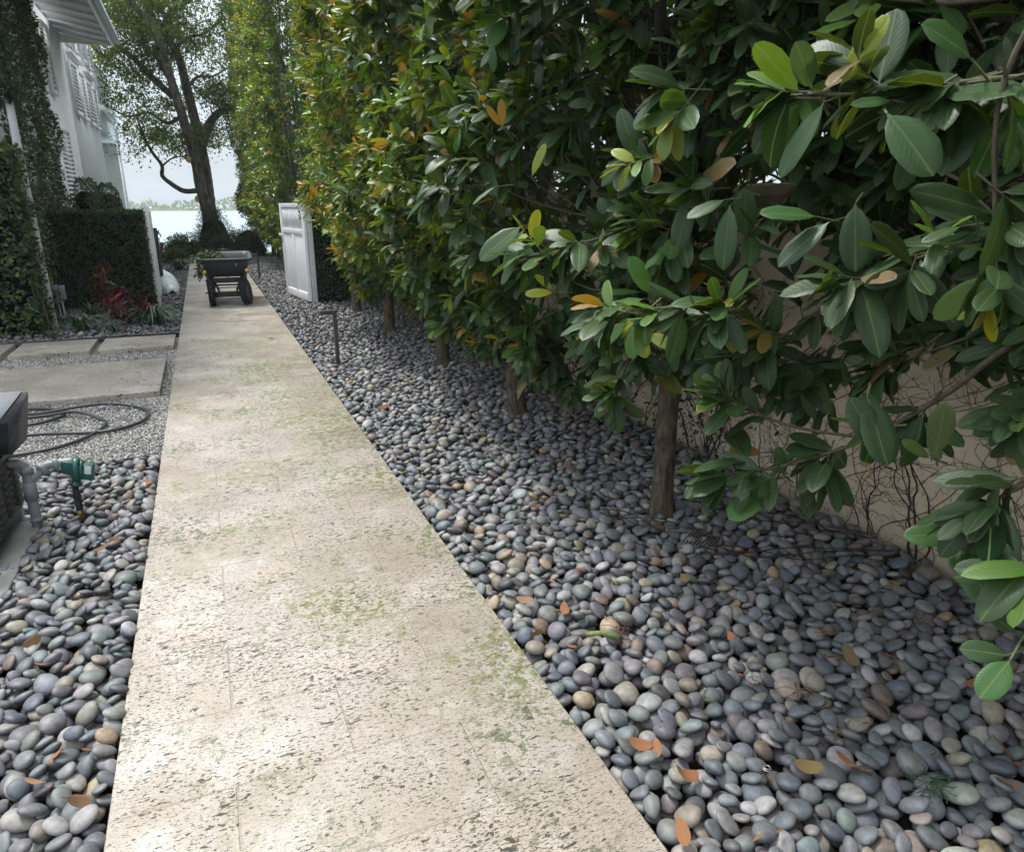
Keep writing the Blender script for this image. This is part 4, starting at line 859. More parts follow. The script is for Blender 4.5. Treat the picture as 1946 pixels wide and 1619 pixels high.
tuft(-.74, 10.75, .50, 190, 'large variegated tuft right of the red plant beside the path', 43); tuft(-1.85, 10.1, .20, 80, 'tiny dark tuft in front of the white pipe', 44, ((.03, .05, .025), (.08, .07, .05)))
tuft(-1.55, 11.6, .45, 90, 'dim tuft tucked against the dark hedge', 45); tuft(-.95, 11.4, .35, 80, 'dim tuft behind the large variegated one', 46)
tuft(-.62, 19.8, .55, 140, 'distant dark tuft left of the cart', 47, ((.03, .06, .025), (.05, .09, .03)))
def croton(x, y, h, n, label, seed, loc2=None):
    rng = np.random.default_rng(seed); root = thing('red_leaved_shrub', label, 'shrub', (x, y, -.02), group='dark red-leaved shrubs'); gl = Geo(); gs = Geo()
    for i in range(9):
        a = rng.random() * 6.28; e = np.array([math.cos(a) * .22, math.sin(a) * .16, h * rng.uniform(.55, 1)]) * (.6 + .6 * rng.random()); tube(gs, spline([(0, 0, 0), e * .5 + rng.normal(0, .02, 3), e], 4), .006, 5, (.08, .05, .04))
        m = n // 9; P = e * rng.uniform(.35, 1, (m, 1)) + rng.normal(0, .03, (m, 3)); tp = P[:, 2] / h
        D = rng.normal(0, 1, (m, 3)) + np.array([0, 0, .8]); D = norm(D); L = rng.uniform(.09, .17, m)
        pal = np.array([(.045, .010, .014), (.07, .012, .016), (.025, .012, .012), (.36, .03, .02), (.16, .16, .03)]); ci = np.where(tp > .62, rng.choice([0, 1, 3, 4], m, p=[.35, .3, .22, .13]), rng.choice([0, 1, 2, 3], m, p=[.4, .25, .29, .06]))
        leaves(gl, P, D, rng.normal(0, .4, (m, 3)) + [0, 0, 1], L, L * .26, rng.uniform(.1, .5, m), pal[ci] * (.7 + .6 * rng.random((m, 1))), 1)
    gs.build('stems', M['twig'], root); gl.build('leaves', M['leaf_red'], root)
croton(-1.25, 11.35, .72, 330, 'dark maroon shrub with bright red leaf tips before the dark hedge', 51); croton(-1.0, 10.85, .36, 110, 'low red-tipped shrub between two grass tufts', 53)
croton(-1.1, 19.2, 1.0, 260, 'distant dark red shrub behind the left gate', 52)

# left gate, board, hull
gl_, Lg2, h2 = gate('white wooden gate seen almost edge-on at the end of the dark hedge', (-.80, 13.25), (-.80, 14.25), .03, 1.46)
g = Geo(); bbox(g, -.05, .05, -.05, .05, -.1, 1.54, .006); pl_ = thing('gate_post', 'white gate post at the right end of the dark square hedge', 'post', (-.80, 13.15, 0)); g.build('post', M['paint'], pl_)
g = Geo(); bbox(g, -.03, .03, -.10, .10, -.05, 1.14, .004); o = g.build('dark_board', M['bronze'], None, False, (-.80, 15.2, 0)); tag(o, 'dark upright board just behind the left white gate', 'board')
def hull():
    root = thing('upturned_kayak', 'pale glossy upturned boat hull poking out behind the left gate', 'boat', (-.62, 14.35, 0), R(8)); g = Geo(); n = 18; V = []
    for i in range(n):
        t = i / (n - 1); w = .24 * math.sin(math.pi * min(1, (t * .9 + .04))) ** .5; hh = .31 * (math.sin(math.pi * min(.5, t * .9 + .06)) ** .6)
        for k in range(13):
            a = math.pi * k / 12; V.append((w * math.cos(a) * (1 + .05 * math.sin(a)), t * 2.8, hh * math.sin(a) ** .8))
    F = [(i * 13 + k, i * 13 + k + 1, (i + 1) * 13 + k + 1, (i + 1) * 13 + k) for i in range(n - 1) for k in range(12)]
    V.append((0, -.01, .08)); F += [(k + 1, k, len(V) - 1) for k in range(12)]
    g.add(V, F); g.build('hull', M['hull'], root, True)
    g = Geo(); tube(g, [(-.245, .35, .02), (-.25, 1.4, .02), (-.2, 2.6, .02)], .012, 6); tube(g, [(.245, .35, .02), (.25, 1.4, .02), (.2, 2.6, .02)], .012, 6); g.build('gunwale', M['pvc'], root)
hull()

# ------------------------------------------------------------------ house
hs = thing('house', 'white two-storey house with louvred shutters and wide grey eave', 'house', (-2.2, 20, 0)); HX = -2.2
def hb(n, mat, bs, parent=hs, bev=0.0, **k):
    g = Geo()
    for b in bs:
        b = (b[0] - HX, b[1] - HX, b[2] - 20, b[3] - 20, b[4], b[5])
        bbox(g, *b, bev) if bev else box(g, *b)
    return g.build(n, M[mat], parent)
hb('wall', 'white', [(-9, HX, 14.003, 18.4, -.1, 4.85), (-9, HX, 18.403, 23.15, -.1, 7.6), (-9, HX, 23.153, 27.25, 3.42, 3.9), (-9, HX, 27.253, 27.85, -.1, 3.9), (-9, -3.9, 23.153, 27.85, -.1, 3.415)])
hb('balcony', 'paint', [(-4, -2.02, 23.2, 28.4, 3.97, 4.10)], bev=.01); hb('balcony_cornice', 'white', [(-4, -2.10, 23.25, 28.3, 3.903, 3.967)])
rl = hb('railing', 'paint', [(-2.22, -2.16, 23.2, 28.3, 5.18, 5.27), (-2.215, -2.165, 23.2, 28.3, 4.104, 4.17)])
hb('railing_boards', 'paint', [(-2.20, -2.175, 23.25 + .17 * i, 23.25 + .17 * i + .155, 4.17, 5.18) for i in range(30)], rl)
def shutter(ya, yb, z0, z1, x=HX, hinge=0.0, lab=None):
    g = Geo(); t = .05; w = yb - ya; f = .07
    for b in ((0, t, 0, f, 0, z1 - z0), (0, t, w - f, w, 0, z1 - z0), (0, t - .003, f, w - f, 0, f), (0, t - .003, f, w - f, z1 - z0 - f, z1 - z0)): box(g, *b)
    n = int((z1 - z0 - 2 * f) / .075); zz = np.linspace(f, z1 - z0 - f, n + 1)
    for a in zz[:-1]:
        v = np.array([(t - .003, f, a), (t - .003, w - f, a), (.006, w - f, a + .058), (.006, f, a + .058)]); v2 = v + np.array([0, 0, .008]); g.add(np.vstack([v, v2]), BOXF)
    o = g.build('shutter', M['paint'], hs, False, (x - HX + .012, ya - 20, z0)); o.rotation_euler.z = hinge
    return o
def window(ya, yb, z0, z1):
    w = hb('window', 'darkglass', [(HX - .1, HX + .006, ya, yb, z0, z1)]); hb('frame', 'paint', [(HX + .007, HX + .03, ya, ya + .05, z0, z1), (HX + .007, HX + .03, yb - .05, yb, z0, z1), (HX + .007, HX + .028, ya + .05, yb - .05, z1 - .05, z1), (HX + .007, HX + .028, ya + .05, yb - .05, (z0 + z1) / 2 - .02, (z0 + z1) / 2 + .02)], w); return w
def wset(a0, a1, b0, b1, z0, z1, sill=None, hinge=0.06):
    window(a1 + .005, b0 - .005, z0 + .02, z1 - .02); shutter(a0, a1, z0, z1, hinge=-hinge); shutter(b0, b1, z0, z1, hinge=-hinge)
    if sill: hb('sill', 'paint', [(HX + .003, HX + .10, a0 + .05, b1 - .05, sill, sill + .05)])
wset(18.72, 19.42, 19.86, 20.56, 3.40, 4.45); wset(21.05, 21.80, 22.12, 22.80, 3.40, 4.42)
wset(18.85, 19.5, 20.0, 20.7, 4.83, 5.9, 4.63); wset(21.35, 22.0, 22.5, 23.1, 4.85, 5.95, 4.63)
wset(14.25, 14.95, 15.55, 16.55, .3, 2.9); shutter(15.85, 16.4, 3.45, 4.62, hinge=-.03); hb('door_panel', 'paint', [(HX + .032, HX + .06, 14.97, 15.52, .3, 2.88)])
hb('downpipe', 'paint', [(HX + .003, HX + .06, 27.75, 27.82, -.1, 3.9)])
# eave of the nearer wing
E0, E1 = 8.6, 18.35; V = []
zi, zo, xo = 4.88, 4.74, -1.27
g = Geo(); g.add([(HX - HX, E0 - 20, zi), (xo - HX, E0 - 20, zo), (xo - HX, E1 - 20, zo), (0, E1 - 20, zi), (0, E0 - 20, zi + .05), (xo - HX, E0 - 20, zo + .05), (xo - HX, E1 - 20, zo + .05), (0, E1 - 20, zi + .05)], BOXF)
ev = g.build('soffit', M['soffit'], hs)
for i in range(24):
    y = E1 - .15 - i * .62 - 20
    if y + 20 < E0: break
    g = Geo(); v = np.array([(0.02, y - .022, zi - .045), (xo - HX - .02, y - .022, zo - .045), (xo - HX - .02, y + .022, zo - .045), (0.02, y + .022, zi - .045)]); g.add(np.vstack([v, v + np.array([0, 0, .043])]), BOXF)
    g.build('batten', M['paint'], ev)
hb('fascia', 'paint', [(xo + .001, xo + .03, E0, E1 + .03, zo - .04, zo + .17), (-7, xo, E1 + .003, E1 + .03, zo - .03, zi + .2)])
g = Geo(); xg = xo - HX + .032
for a, b in (((xg, 0), (xg + .11, .002)), ((xg + .108, 0), (xg + .115, .10))): box(g, a[0], b[0], E0 - 20, E1 + .05 - 20, zo + .03 + a[1], zo + .035 + b[1])
g.build('gutter', M['roof'], hs)
g = Geo(); g.add([(xg + .04, E0 - 20, zo + .16), (xg + .04, E1 + .06 - 20, zo + .16), (-3, E1 + .06 - 20, zo + 1.9), (-3, E0 - 20, zo + 1.9), (xg + .04, E0 - 20, zo + .19), (xg + .04, E1 + .06 - 20, zo + .19), (-3, E1 + .06 - 20, zo + 1.94), (-3, E0 - 20, zo + 1.94)], BOXF)
g.build('roof', M['roof'], hs)
hb('roof', 'roof', [(-9.3, -1.6, 18.36, 23.6, 7.603, 7.75)])
for (yc, hy, lb) in ((16.75, 1.05, 'clipped arch-shaped shrub against the white wall, nearer of two'), (20.45, 1.05, 'clipped arch-shaped shrub against the white wall, farther of two')):
    rng = np.random.default_rng(int(yc)); root = thing('clipped_shrub', lb, 'shrub', (-2.0, yc, 0), group='clipped shrubs against the house'); g = Geo(); n = 6500
    a = rng.random(n) * 6.28; z = rng.random(n) * 2.05; prof = np.where(z > 1.5, np.sqrt(np.clip(1 - ((z - 1.5) / .56) ** 2, 0, 1)), 1.) ; u = np.sign(np.cos(a)) * np.abs(np.cos(a)) ** .5; v = np.sign(np.sin(a)) * np.abs(np.sin(a)) ** .5
    P = np.stack([.24 * u * np.maximum(prof, .4) * (1 - .08 * rng.random(n)), hy * .93 * v * prof * (1 - .05 * rng.random(n)), z], -1); LL = rng.uniform(.03, .055, n)
    leaves(g, P, rng.normal(0, 1, (n, 3)), norm(np.stack([u, v * .5, .5 + 0 * u], -1)) + rng.normal(0, .4, (n, 3)), LL, LL * .6, LL * 0, np.array(DK + LM[:1])[rng.integers(0, 5, n)] * (.8 + .6 * rng.random((n, 1))), 2)
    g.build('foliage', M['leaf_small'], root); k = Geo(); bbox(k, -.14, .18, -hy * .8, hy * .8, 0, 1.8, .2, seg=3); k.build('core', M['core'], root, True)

# ------------------------------------------------------------------ big tree over the water
TY = 25.4; KS = TY / 26.0
def sc(p): return (p[0] * KS, 0 + (p[2] if len(p) > 3 else 0), (p[1] - H) * KS + H)
def P2(l, dy=0): return [(x * KS, dy * i / max(1, len(l) - 1), (z - H) * KS + H) for i, (x, z) in enumerate(l)]
bt = thing('shade_tree', 'large leaning shade tree with furrowed trunk, ivy-wrapped base and pruned limbs at the water', 'tree', (0, TY, 0))
g = Geo(); rng = np.random.default_rng(9)
def limb(pts, r0, r1, sides=10, n=6):
    q = spline(pts, n); tube(g, q, np.linspace(r0, r1, len(q)), sides, rough=.035, rng=rng)
    return q
A = P2([(.27, -.1), (.25, .4), (.27, 1.0), (.22, 1.5), (.13, 2.1), (.10, 2.7), (.0, 3.4), (-.11, 4.0), (-.23, 4.66), (-.35, 5.32), (-.49, 6.03), (-.65, 6.51), (-1.0, 6.9), (-1.24, 7.5), (-1.3, 8.4)], -1.2)
B = P2([(.33, -.1), (.33, .4), (.34, 1.0), (.34, 1.6), (.34, 2.3), (.32, 2.9), (.28, 3.5), (.19, 4.3), (.09, 5.05), (.02, 5.7), (-.09, 6.13), (-.27, 6.4), (-.48, 6.8), (-.71, 7.2), (-.9, 7.9), (-1.0, 8.8)], .8)
qa = spline(A, 6); tube(g, qa, np.interp(qa[:, 2], [0, 1.4, 3, 6, 8.5], [.28, .175, .15, .105, .05]), 14, rough=.035, rng=rng)
qb = spline(B, 6); tube(g, qb, np.interp(qb[:, 2], [0, 1.4, 3, 6, 8.5], [.29, .19, .165, .12, .05]), 14, rough=.035, rng=rng)
g.build('trunk', M['bark_oak'], bt, True)
g = Geo(); ends = []
LB = [([(-.28, 6.35), (-.32, 6.68), (-.13, 7.05), (.29, 7.4), (.66, 7.8), (.9, 8.5)], .10, .04, .6), ([(.34, 3.4), (.52, 3.85), (.82, 4.25), (1.18, 4.5), (1.7, 4.75), (2.3, 5.3)], .16, .06, .5),
      ([(.09, 2.0), (-.37, 1.98), (-.72, 2.20), (-.93, 2.42), (-.90, 2.72), (-1.12, 3.11), (-1.28, 3.53), (-1.36, 3.9)], .085, .03, -.6), ([(-.25, 4.7), (-.71, 5.08), (-1.08, 5.49), (-1.52, 5.85), (-1.97, 5.6), (-2.3, 5.9)], .11, .04, -.9),
      ([(-.90, 2.72), (-.62, 2.93), (-.31, 3.01), (-.05, 2.98)], .03, .012, -.2), ([(-.30, 5.1), (-.56, 5.59), (-.65, 6.02), (-.22, 6.6), (-.1, 7.3)], .06, .03, .3), ([(-.1, 6.1), (.35, 6.5), (.8, 6.7), (1.4, 7.2)], .06, .02, 1.), ([(.1, 5.0), (.45, 5.4), (.9, 5.5), (1.5, 5.9)], .06, .02, 1.2),
      ([(-.6, 6.5), (-1.2, 6.5), (-1.8, 6.8), (-2.6, 7.1)], .07, .02, -.5), ([(-.15, 4.2), (-.6, 4.0), (-1.1, 4.3), (-1.7, 4.2), (-2.3, 4.5)], .06, .02, .9), ([(.3, 3.3), (.0, 3.5), (-.45, 3.3), (-.9, 3.5)], .035, .012, .8)]
for l, r0, r1, dy in LB:
    q = limb(P2(l, dy), r0, r1, 9, 5); ends.append(q)
glimb = g
g = Geo()
for (x, z, r_, yy) in ((-.04, 1.74, .095, -.34), (-.17, 2.9, .085, -.60), (-.09, 4.44, .06, -.30)):
    x, z = x * KS, (z - H) * KS + H; k = Geo(); x += .05; tube(k, [(x + .02, yy + .10, z), (x - .005, yy, z), (x - .01, yy - .012, z)], [r_ * 1.15, r_, r_ * .95], 16); k.build('pruned_stub', M['cut'], bt, True)
# canopy: small leaves in many clumps round the limb tips, with sky gaps
gl = Geo(); cl = []
for q in ends + [qa[55:], qb[60:]]:
    for i in range(int(len(q) * 1.6)): j = rng.integers(len(q) // 3, len(q)); cl.append(q[j] + rng.normal(0, 1, 3) * [.55, .5, .42])
for i in range(105): cl.append(np.array([rng.uniform(-2.5, 3.0), rng.uniform(-1.6, 2.0), rng.uniform(3.3, 9.0)]))
cl = np.array(cl); keep = ~((cl[:, 0] > -1.5) & (cl[:, 0] < 1.5) & (cl[:, 2] < 3.0)) ; cl = cl[keep & (cl[:, 2] > 2.5)]
cl = cl[(cl[:, 0] > -2.6) & ~((cl[:, 0] < -1.0) & (cl[:, 2] < 4.3) & (rng.random(len(cl)) < .75)) & (rng.random(len(cl)) < .88)]; n = 90; N = len(cl) * n; C = np.repeat(cl, n, 0) + rng.normal(0, 1, (N, 3)) * np.repeat(rng.uniform(.10, .25, (len(cl), 1)), n, 0) * [1.2, 1.1, .8]
LL = rng.uniform(.07, .12, N); pal = np.array([(.03, .055, .022), (.045, .08, .028), (.07, .11, .035), (.022, .04, .02)]); cc = np.repeat(rng.integers(0, 4, len(cl)), n)
leaves(gl, C, rng.normal(0, 1, (N, 3)), rng.normal(0, .5, (N, 3)) + [0, 0, 1], LL, LL * .5, LL * 0 + .1, pal[cc] * (.7 + .6 * rng.random((N, 1))), 2); gl.build('crown', M['leaf_oak'], bt)
gt = glimb; idx = rng.choice(len(cl), min(240, len(cl)), replace=False); allq = np.concatenate(ends)
for i in idx:
    e = cl[i]; j = np.argmin(np.linalg.norm(allq - e, axis=1)); s = allq[j]; m = (s + e) / 2 + rng.normal(0, .08, 3); tube(gt, spline([s, m, e], 4), np.linspace(.018, .005, 7 if False else len(spline([s, m, e], 4))), 4, (.06, .05, .045), cap=False)
gt.build('limbs', M['bark_oak'], bt, True)
def blob(name, label, cat, c, r, n, L, pal, seed, group=None, spike=0):
    rng = np.random.default_rng(seed); root = thing(name, label, cat, (c[0], c[1], 0), group=group); g = Geo(); d = norm(rng.normal(0, 1, (n, 3))); d[:, 2] = np.abs(d[:, 2])
    lump = 1 + .16 * np.sin(d[:, 0] * 5 + seed) * np.cos(d[:, 1] * 6) + .1 * np.sin(d[:, 2] * 9 + seed); P = d * np.array(r) * (lump * rng.uniform(.75, 1.03, n))[:, None]; P[:, 2] += c[2]
    LL = rng.uniform(*L, n); leaves(g, P, d * (.5 + spike) + rng.normal(0, .6, (n, 3)), d + rng.normal(0, .5, (n, 3)) + [0, 0, .3], LL, LL * (.5 if not spike else .2), LL * 0 + .1, np.array(pal)[rng.integers(0, len(pal), n)] * (.7 + .6 * rng.random((n, 1))), 2)
    g.build('foliage', M['leaf_small'], root); k = Geo(); lathe(k, [(0, r[2] * .85), (.5, r[2] * .7), (.8, r[2] * .3), (.85, 0)], 12, Matrix.Translation((0, 0, c[2])) @ Matrix.Diagonal((r[0], r[1], 1, 1))); k.build('core', M['core'], root, True)
blob('bush', 'conical dark bush wrapping the foot of the leaning shade tree', 'bush', (.36, TY - .3, 0), (.62, .6, 1.42), 6500, (.06, .11), DK + [(.04, .075, .03)], 61, 'bushes at the water end', .3)
blob('bush', 'rounded mid-green bush left of the path end', 'bush', (-.62, 25.0, 0), (.62, .55, .62), 3500, (.05, .09), [(.04, .075, .03), (.06, .10, .035)], 62, 'bushes at the water end')
blob('bush', 'low dark bush at the path end behind the cart', 'bush', (.62, 24.4, 0), (.62, .4, .62), 3200, (.06, .1), DK + [(.04, .075, .03)], 63, 'bushes at the water end', .3)
blob('bush', 'dark bush joining the clipped row, right of the path end', 'bush', (1.35, 24.7, 0), (.6, .5, .95), 3600, (.06, .1), DK + [(.05, .08, .03)], 65, 'bushes at the water end', .3)
blob('bush', 'small low bush just left of the path before its end', 'bush', (-.75, 22.4, 0), (.33, .5, .42), 1800, (.05, .09), [(.03, .06, .025), (.05, .09, .03)], 64, 'bushes at the water end', .2)

# far shore
rng = np.random.default_rng(15); root = thing('island', 'hazy green tree-covered far shore across the water', 'island', (0, 470, -1.6)); root['kind'] = 'structure'
g = Geo(); 
n = 9000; x = rng.uniform(-420, 420, n); hgt = 5.5 + 2.2 * np.sin(x * .05) + 1.6 * np.sin(x * .17 + 1) + 1.5 * np.sin(x * .43); P = np.stack([x, rng.uniform(-12, 25, n), rng.random(n) ** .8 * np.clip(hgt, 2, 14) + .5], -1)
LL = rng.uniform(1.0, 2.4, n); leaves(g, P, rng.normal(0, 1, (n, 3)), rng.normal(0, .6, (n, 3)) + [0, -.6, .6], LL, LL * .8, LL * 0, np.array([(.05, .09, .035), (.08, .13, .05), (.035, .06, .03)])[rng.integers(0, 3, n)], 2); g.build('trees', M['leaf_oak'], root)
g = Geo(); g.add(np.array([(-450, -14, 0), (450, -14, 0), (450, -8, 1.0), (-450, -8, 1.0), (-450, 60, 1.2), (450, 60, 1.2)]), [(0, 1, 2, 3), (3, 2, 5, 4)]); g.build('shore', M['lawn'], root)

# ------------------------------------------------------------------ dump cart
def cart():
    root = thing('garden_cart', 'dark grey poly garden dump cart parked on the path, holding clippings', 'cart', (.28, 12.35, 0), R(-2))
    def rr(w, l, r_, z, yo=0, n=6):
        pts = []
        for (cx, cy, a0) in ((w - r_, l - r_, 0), (-w + r_, l - r_, 90), (-w + r_, -l + r_, 180), (w - r_, -l + r_, 270)):
            for k in range(n): a = R(a0 + 90 * k / (n - 1)); pts.append((cx + r_ * math.cos(a), cy + r_ * math.sin(a) + yo, z))
        return np.array(pts)
    yc = .68; rings = [rr(.26, .50, .05, .44, yc), rr(.285, .54, .06, .45, yc), rr(.36, .66, .08, .66, yc), rr(.375, .68, .08, .705, yc), rr(.42, .725, .10, .71, yc), rr(.425, .73, .10, .735, yc), rr(.40, .705, .09, .742, yc), rr(.372, .68, .08, .735, yc), rr(.345, .65, .08, .66, yc), rr(.27, .52, .05, .47, yc)]
    # rim rises toward the far end
    V = np.concatenate(rings); V[:, 2] += np.where(V[:, 2] > .6, .03 * V[:, 1] / 1.3, 0); n = 24; m = len(rings); F = [(i * n + k, i * n + (k + 1) % n, (i + 1) * n + (k + 1) % n, (i + 1) * n + k) for i in range(m - 1) for k in range(n)]
    F = [np.array(F)]; g = Geo(); c0 = np.array([[0, yc, .44], [0, yc, .47]]); V = np.vstack([V, c0]); k = np.arange(n); F.append(np.stack([(k + 1) % n, k, np.full(n, m * n)], -1)); F.append(np.stack([(m - 1) * n + k, (m - 1) * n + (k + 1) % n, np.full(n, m * n + 1)], -1))
    g.add(V, F); g.build('tub', M['tub'], root, True)
    def wheel(x, y, rz, tilt=0):
        w = Geo(); r_ = .205; lathe(w, [(.11, -.042), (.17, -.050), (.195, -.046), (r_, -.030), (r_ + .003, 0), (r_, .030), (.195, .046), (.17, .050), (.11, .042)], 28, T(rz=rz, rx=0) @ Matrix.Rotation(R(90), 4, 'Y'))
        for i in range(22):
            a = i * 2 * math.pi / 22; Mx = Matrix.Rotation(rz, 4, 'Z') @ Matrix.Rotation(a, 4, 'X'); box(w, -.045, .045, -.010, .010, r_ - .004, r_ + .008, None, Mx)
        o = w.build('wheel', M['tyre'], root, False, (x, y, r_ + .005)); o.rotation_euler.y = tilt
        h_ = Geo(); lathe(h_, [(0, -.03), (.03, -.035), (.10, -.03), (.112, -.04), (.112, .04), (.10, .03), (.03, .035), (0, .03)], 20, T(rz=rz) @ Matrix.Rotation(R(90), 4, 'Y')); h_.build('rim', M['black'], o, True)
    wheel(-.255, .03, R(3), R(-2)); wheel(.265, .03, R(-16), R(-8)); wheel(-.27, 1.2, 0); wheel(.27, 1.2, 0)
    g = Geo(); bbox(g, -.20, .20, -.03, .03, .14, .225, .006); tube(g, [(-.34, 0, .21), (.34, 0, .21)], .012, 8)
    for s in (-1, 1):
        tube(g, [(s * .20, 0, .20), (s * .235, .0, .33), (s * .315, -.02, .55)], .02, 8); tube(g, [(s * .13, .0, .23), (s * .22, .1, .45)], .016, 8); tube(g, [(s * .2, .05, .28), (s * .2, 1.2, .28)], .018, 8); tube(g, [(s * .2, 1.2, .21), (s * .26, 1.1, .45)], .016, 8)
    bbox(g, -.22, .22, .02, .06, .36, .44, .006); tube(g, [(-.15, .02, .285), (.15, .02, .285)], .008, 6); tube(g, [(-.3, 1.2, .21), (.3, 1.2, .21)], .014, 8)
    g.build('frame', M['black'], root, True)
    for s, z in ((-1, .54), (1, .55)):
        g = Geo(); lathe(g, [(0, .02), (.022, .018), (.03, .005), (.03, -.02), (0, -.025)], 14, T(s * .315, -.04, z, rx=R(90))); g.build('knob', M['yellow'], root, True)
    g = Geo(); tube(g, spline([(0, 1.28, .25), (0, 1.6, .30), (0, 1.9, .75)], 5), .016, 8); tube(g, [(-.12, 1.9, .77), (.12, 1.9, .77)], .016, 8); g.build('handle', M['black'], root, True)
    g = Geo(); box(g, .16, .168, -.052, -.048, .62, .66); g.build('sticker', M['label'], root)
    return root
cart()
g = Geo(); V, F = ICO[2]; rng = np.random.default_rng(3); v = V * np.array([.2, .34, .14]) * (1 + .22 * np.sin(V[:, :1] * 7) * np.cos(V[:, 1:2] * 8)); g.add(v, [F]); o = g.build('black_bag', M['tyre'], None, False, (.22, 12.95, .66)); o.rotation_euler = (.1, .35, .2); tag(o, 'black folded sack lying inside the cart tub', 'sack')
g = Geo(); n = 520; P = rng.normal(0, 1, (n, 3)) * [.10, .14, .06]; ps_ = rng.normal(0, 1, (110, 3)) * [.035, .05, .07] + [-.14, -.35, -.14]; P = np.vstack([P, ps_]); n = len(P); LL = rng.uniform(.05, .09, n)
leaves(g, P, rng.normal(0, 1, (n, 3)), rng.normal(0, .6, (n, 3)) + [0, 0, 1], LL, LL * .45, LL * 0 + .1, np.array(DK)[rng.integers(0, 4, n)] * 1.2, 2); o = g.build('hedge_clippings', M['leaf_small'], None, False, (.05, 12.75, .72)); tag(o, 'heap of dark green clippings spilling over the left rim of the cart', 'clippings', kind='stuff')

# ------------------------------------------------------------------ pool equipment at the left edge
eq = thing('equipment_box', 'black equipment cabinet with louvred grey side panel on the pad', 'equipment', (-1.25, 3.8, 0))
g = Geo(); bbox(g, -.26, .235, -.36, .30, .075, .47, .008); g.build('cabinet', M['black'], eq)
g = Geo(); bbox(g, .236, .246, -.27, .27, .09, .40, .003)
for i in range(7):
    for j in range(3):
        v = np.array([(.246, -.20 + j * .16, .13 + i * .037), (.246, -.09 + j * .16, .13 + i * .037), (.262, -.09 + j * .16, .128 + i * .037), (.262, -.20 + j * .16, .128 + i * .037)]); w = np.array([(.246, -.20 + j * .16, .150 + i * .037), (.246, -.09 + j * .16, .150 + i * .037), (.248, -.09 + j * .16, .150 + i * .037), (.248, -.20 + j * .16, .150 + i * .037)]); g.add(np.vstack([v, w]), BOXF)
g.build('louvre_panel', M['louver'], eq)
for x in (-.22, .20):
    for y in (-.32, .26):
        g = Geo(); bbox(g, x - .02, x + .03, y - .02, y + .03, 0, .08, .003); bbox(g, x - .02, x + .075, y - .02, y + .03, 0, .006, .001); g.build('foot', M['pvc'], eq)
cb = thing('control_box', 'grey angled control hood mounted over the black cabinet', 'control box', (-1.0, 3.86, .45), R(-4))
def hoodgeo():
    g = Geo(); v = [(-.30, -.12, 0), (.08, -.12, 0), (.08, .12, 0), (-.30, .12, 0), (-.30, -.16, .17), (.12, -.16, .17), (.12, .14, .23), (-.30, .14, .23)]; g.add(v, BOXF); return g
hoodgeo().build('housing', M['hood'], cb)
g = Geo(); v = np.array([(-.29, -.162, .175), (.075, -.162, .175), (.095, .135, .234), (-.29, .135, .234)]); g.add(np.vstack([v, v + [0, 0, .004]]), BOXF); g.build('lid', M['pvc'], cb)
g = Geo(); v = np.array([(-.29, -.164, .162), (.105, -.164, .162), (.07, -.1245, .008), (-.29, -.1245, .008)]); g.add(np.vstack([v, v + [0, -.004, 0]]), [(0, 1, 2, 3), (7, 6, 5, 4), (0, 4, 5, 1), (1, 5, 6, 2), (2, 6, 7, 3), (3, 7, 4, 0)]); g.build('front_plate', M['black'], cb)
pv = thing('pvc_pipework', 'grey plastic pipe elbow and tee joining the cabinet to the green valve', 'pipe', (0, 0, 0))
g = Geo(); q = spline([(-1.10, 3.93, .345), (-1.0, 3.94, .345), (-.965, 3.945, .338), (-.94, 3.95, .30), (-.94, 3.95, .2), (-.94, 3.95, -.02)], 6); tube(g, q, .024, 16); g.build('riser', M['pvc'], pv, True)
g = Geo(); q = spline([(-.94, 3.95, .235), (-.90, 3.96, .265), (-.86, 3.975, .298), (-.80, 3.985, .303), (-.74, 3.985, .303)], 5); tube(g, q, .021, 14); g.build('branch_pipe', M['pvc'], pv, True)
for a, b, r_ in (((-.94, 3.95, .28), (-.94, 3.95, .315), .030), ((-.94, 3.95, .14), (-.94, 3.95, .235), .031), ((-.94, 3.95, .02), (-.94, 3.95, .045), .029), ((-.885, 3.965, .282), (-.865, 3.975, .296), .033), ((-.83, 3.98, .302), (-.805, 3.985, .303), .029)):
    g = Geo(); tube(g, [a, b], r_, 18); g.build('coupling', M['pvc'], pv, True)
va = thing('green_valve', 'teal green plastic valve on a brass fitting rising from the pebbles', 'valve', (-.735, 3.98, 0)); va.scale = (.86, .86, 1.0)
g = Geo(); 
g2 = T(0, 0, .25, ry=R(12)); bbox(g, -.075, .0, -.03, .03, -.01, .055, .010, None, g2); lathe(g, [(0, -.018), (.058, -.016), (.062, -.008), (.062, .008), (.058, .016), (0, .018)], 28, g2 @ T(.0, 0, .012, ry=R(90))); lathe(g, [(0, -.012), (.050, -.010), (.050, .010), (0, .012)], 28, g2 @ T(.026, 0, .012, ry=R(90)))
bbox(g, .03, .095, -.034, .034, -.035, .05, .010, None, g2); lathe(g, [(0, -.075), (.036, -.075), (.036, -.062), (.024, -.058), (.024, -.03), (0, -.03)], 20, g2 @ T(.0, 0, .0)); g.build('body', M['teal'], va, True)
g = Geo(); bbox(g, .045, .08, -.0365, -.0345, -.0, .044, .0005, None, g2); g.build('sticker', M['label'], va)
g = Geo(); lathe(g, [(.020, 0), (.020, .05), (.015, .055), (.019, .06), (.019, .11), (.014, .115), (.02, .12), (.02, .16)], 14, T(-.02, 0, .04)); lathe(g, [(.022, .0), (.022, .02)], 14, T(-.02, 0, .10)); g.build('riser', M['steel'], va, True)
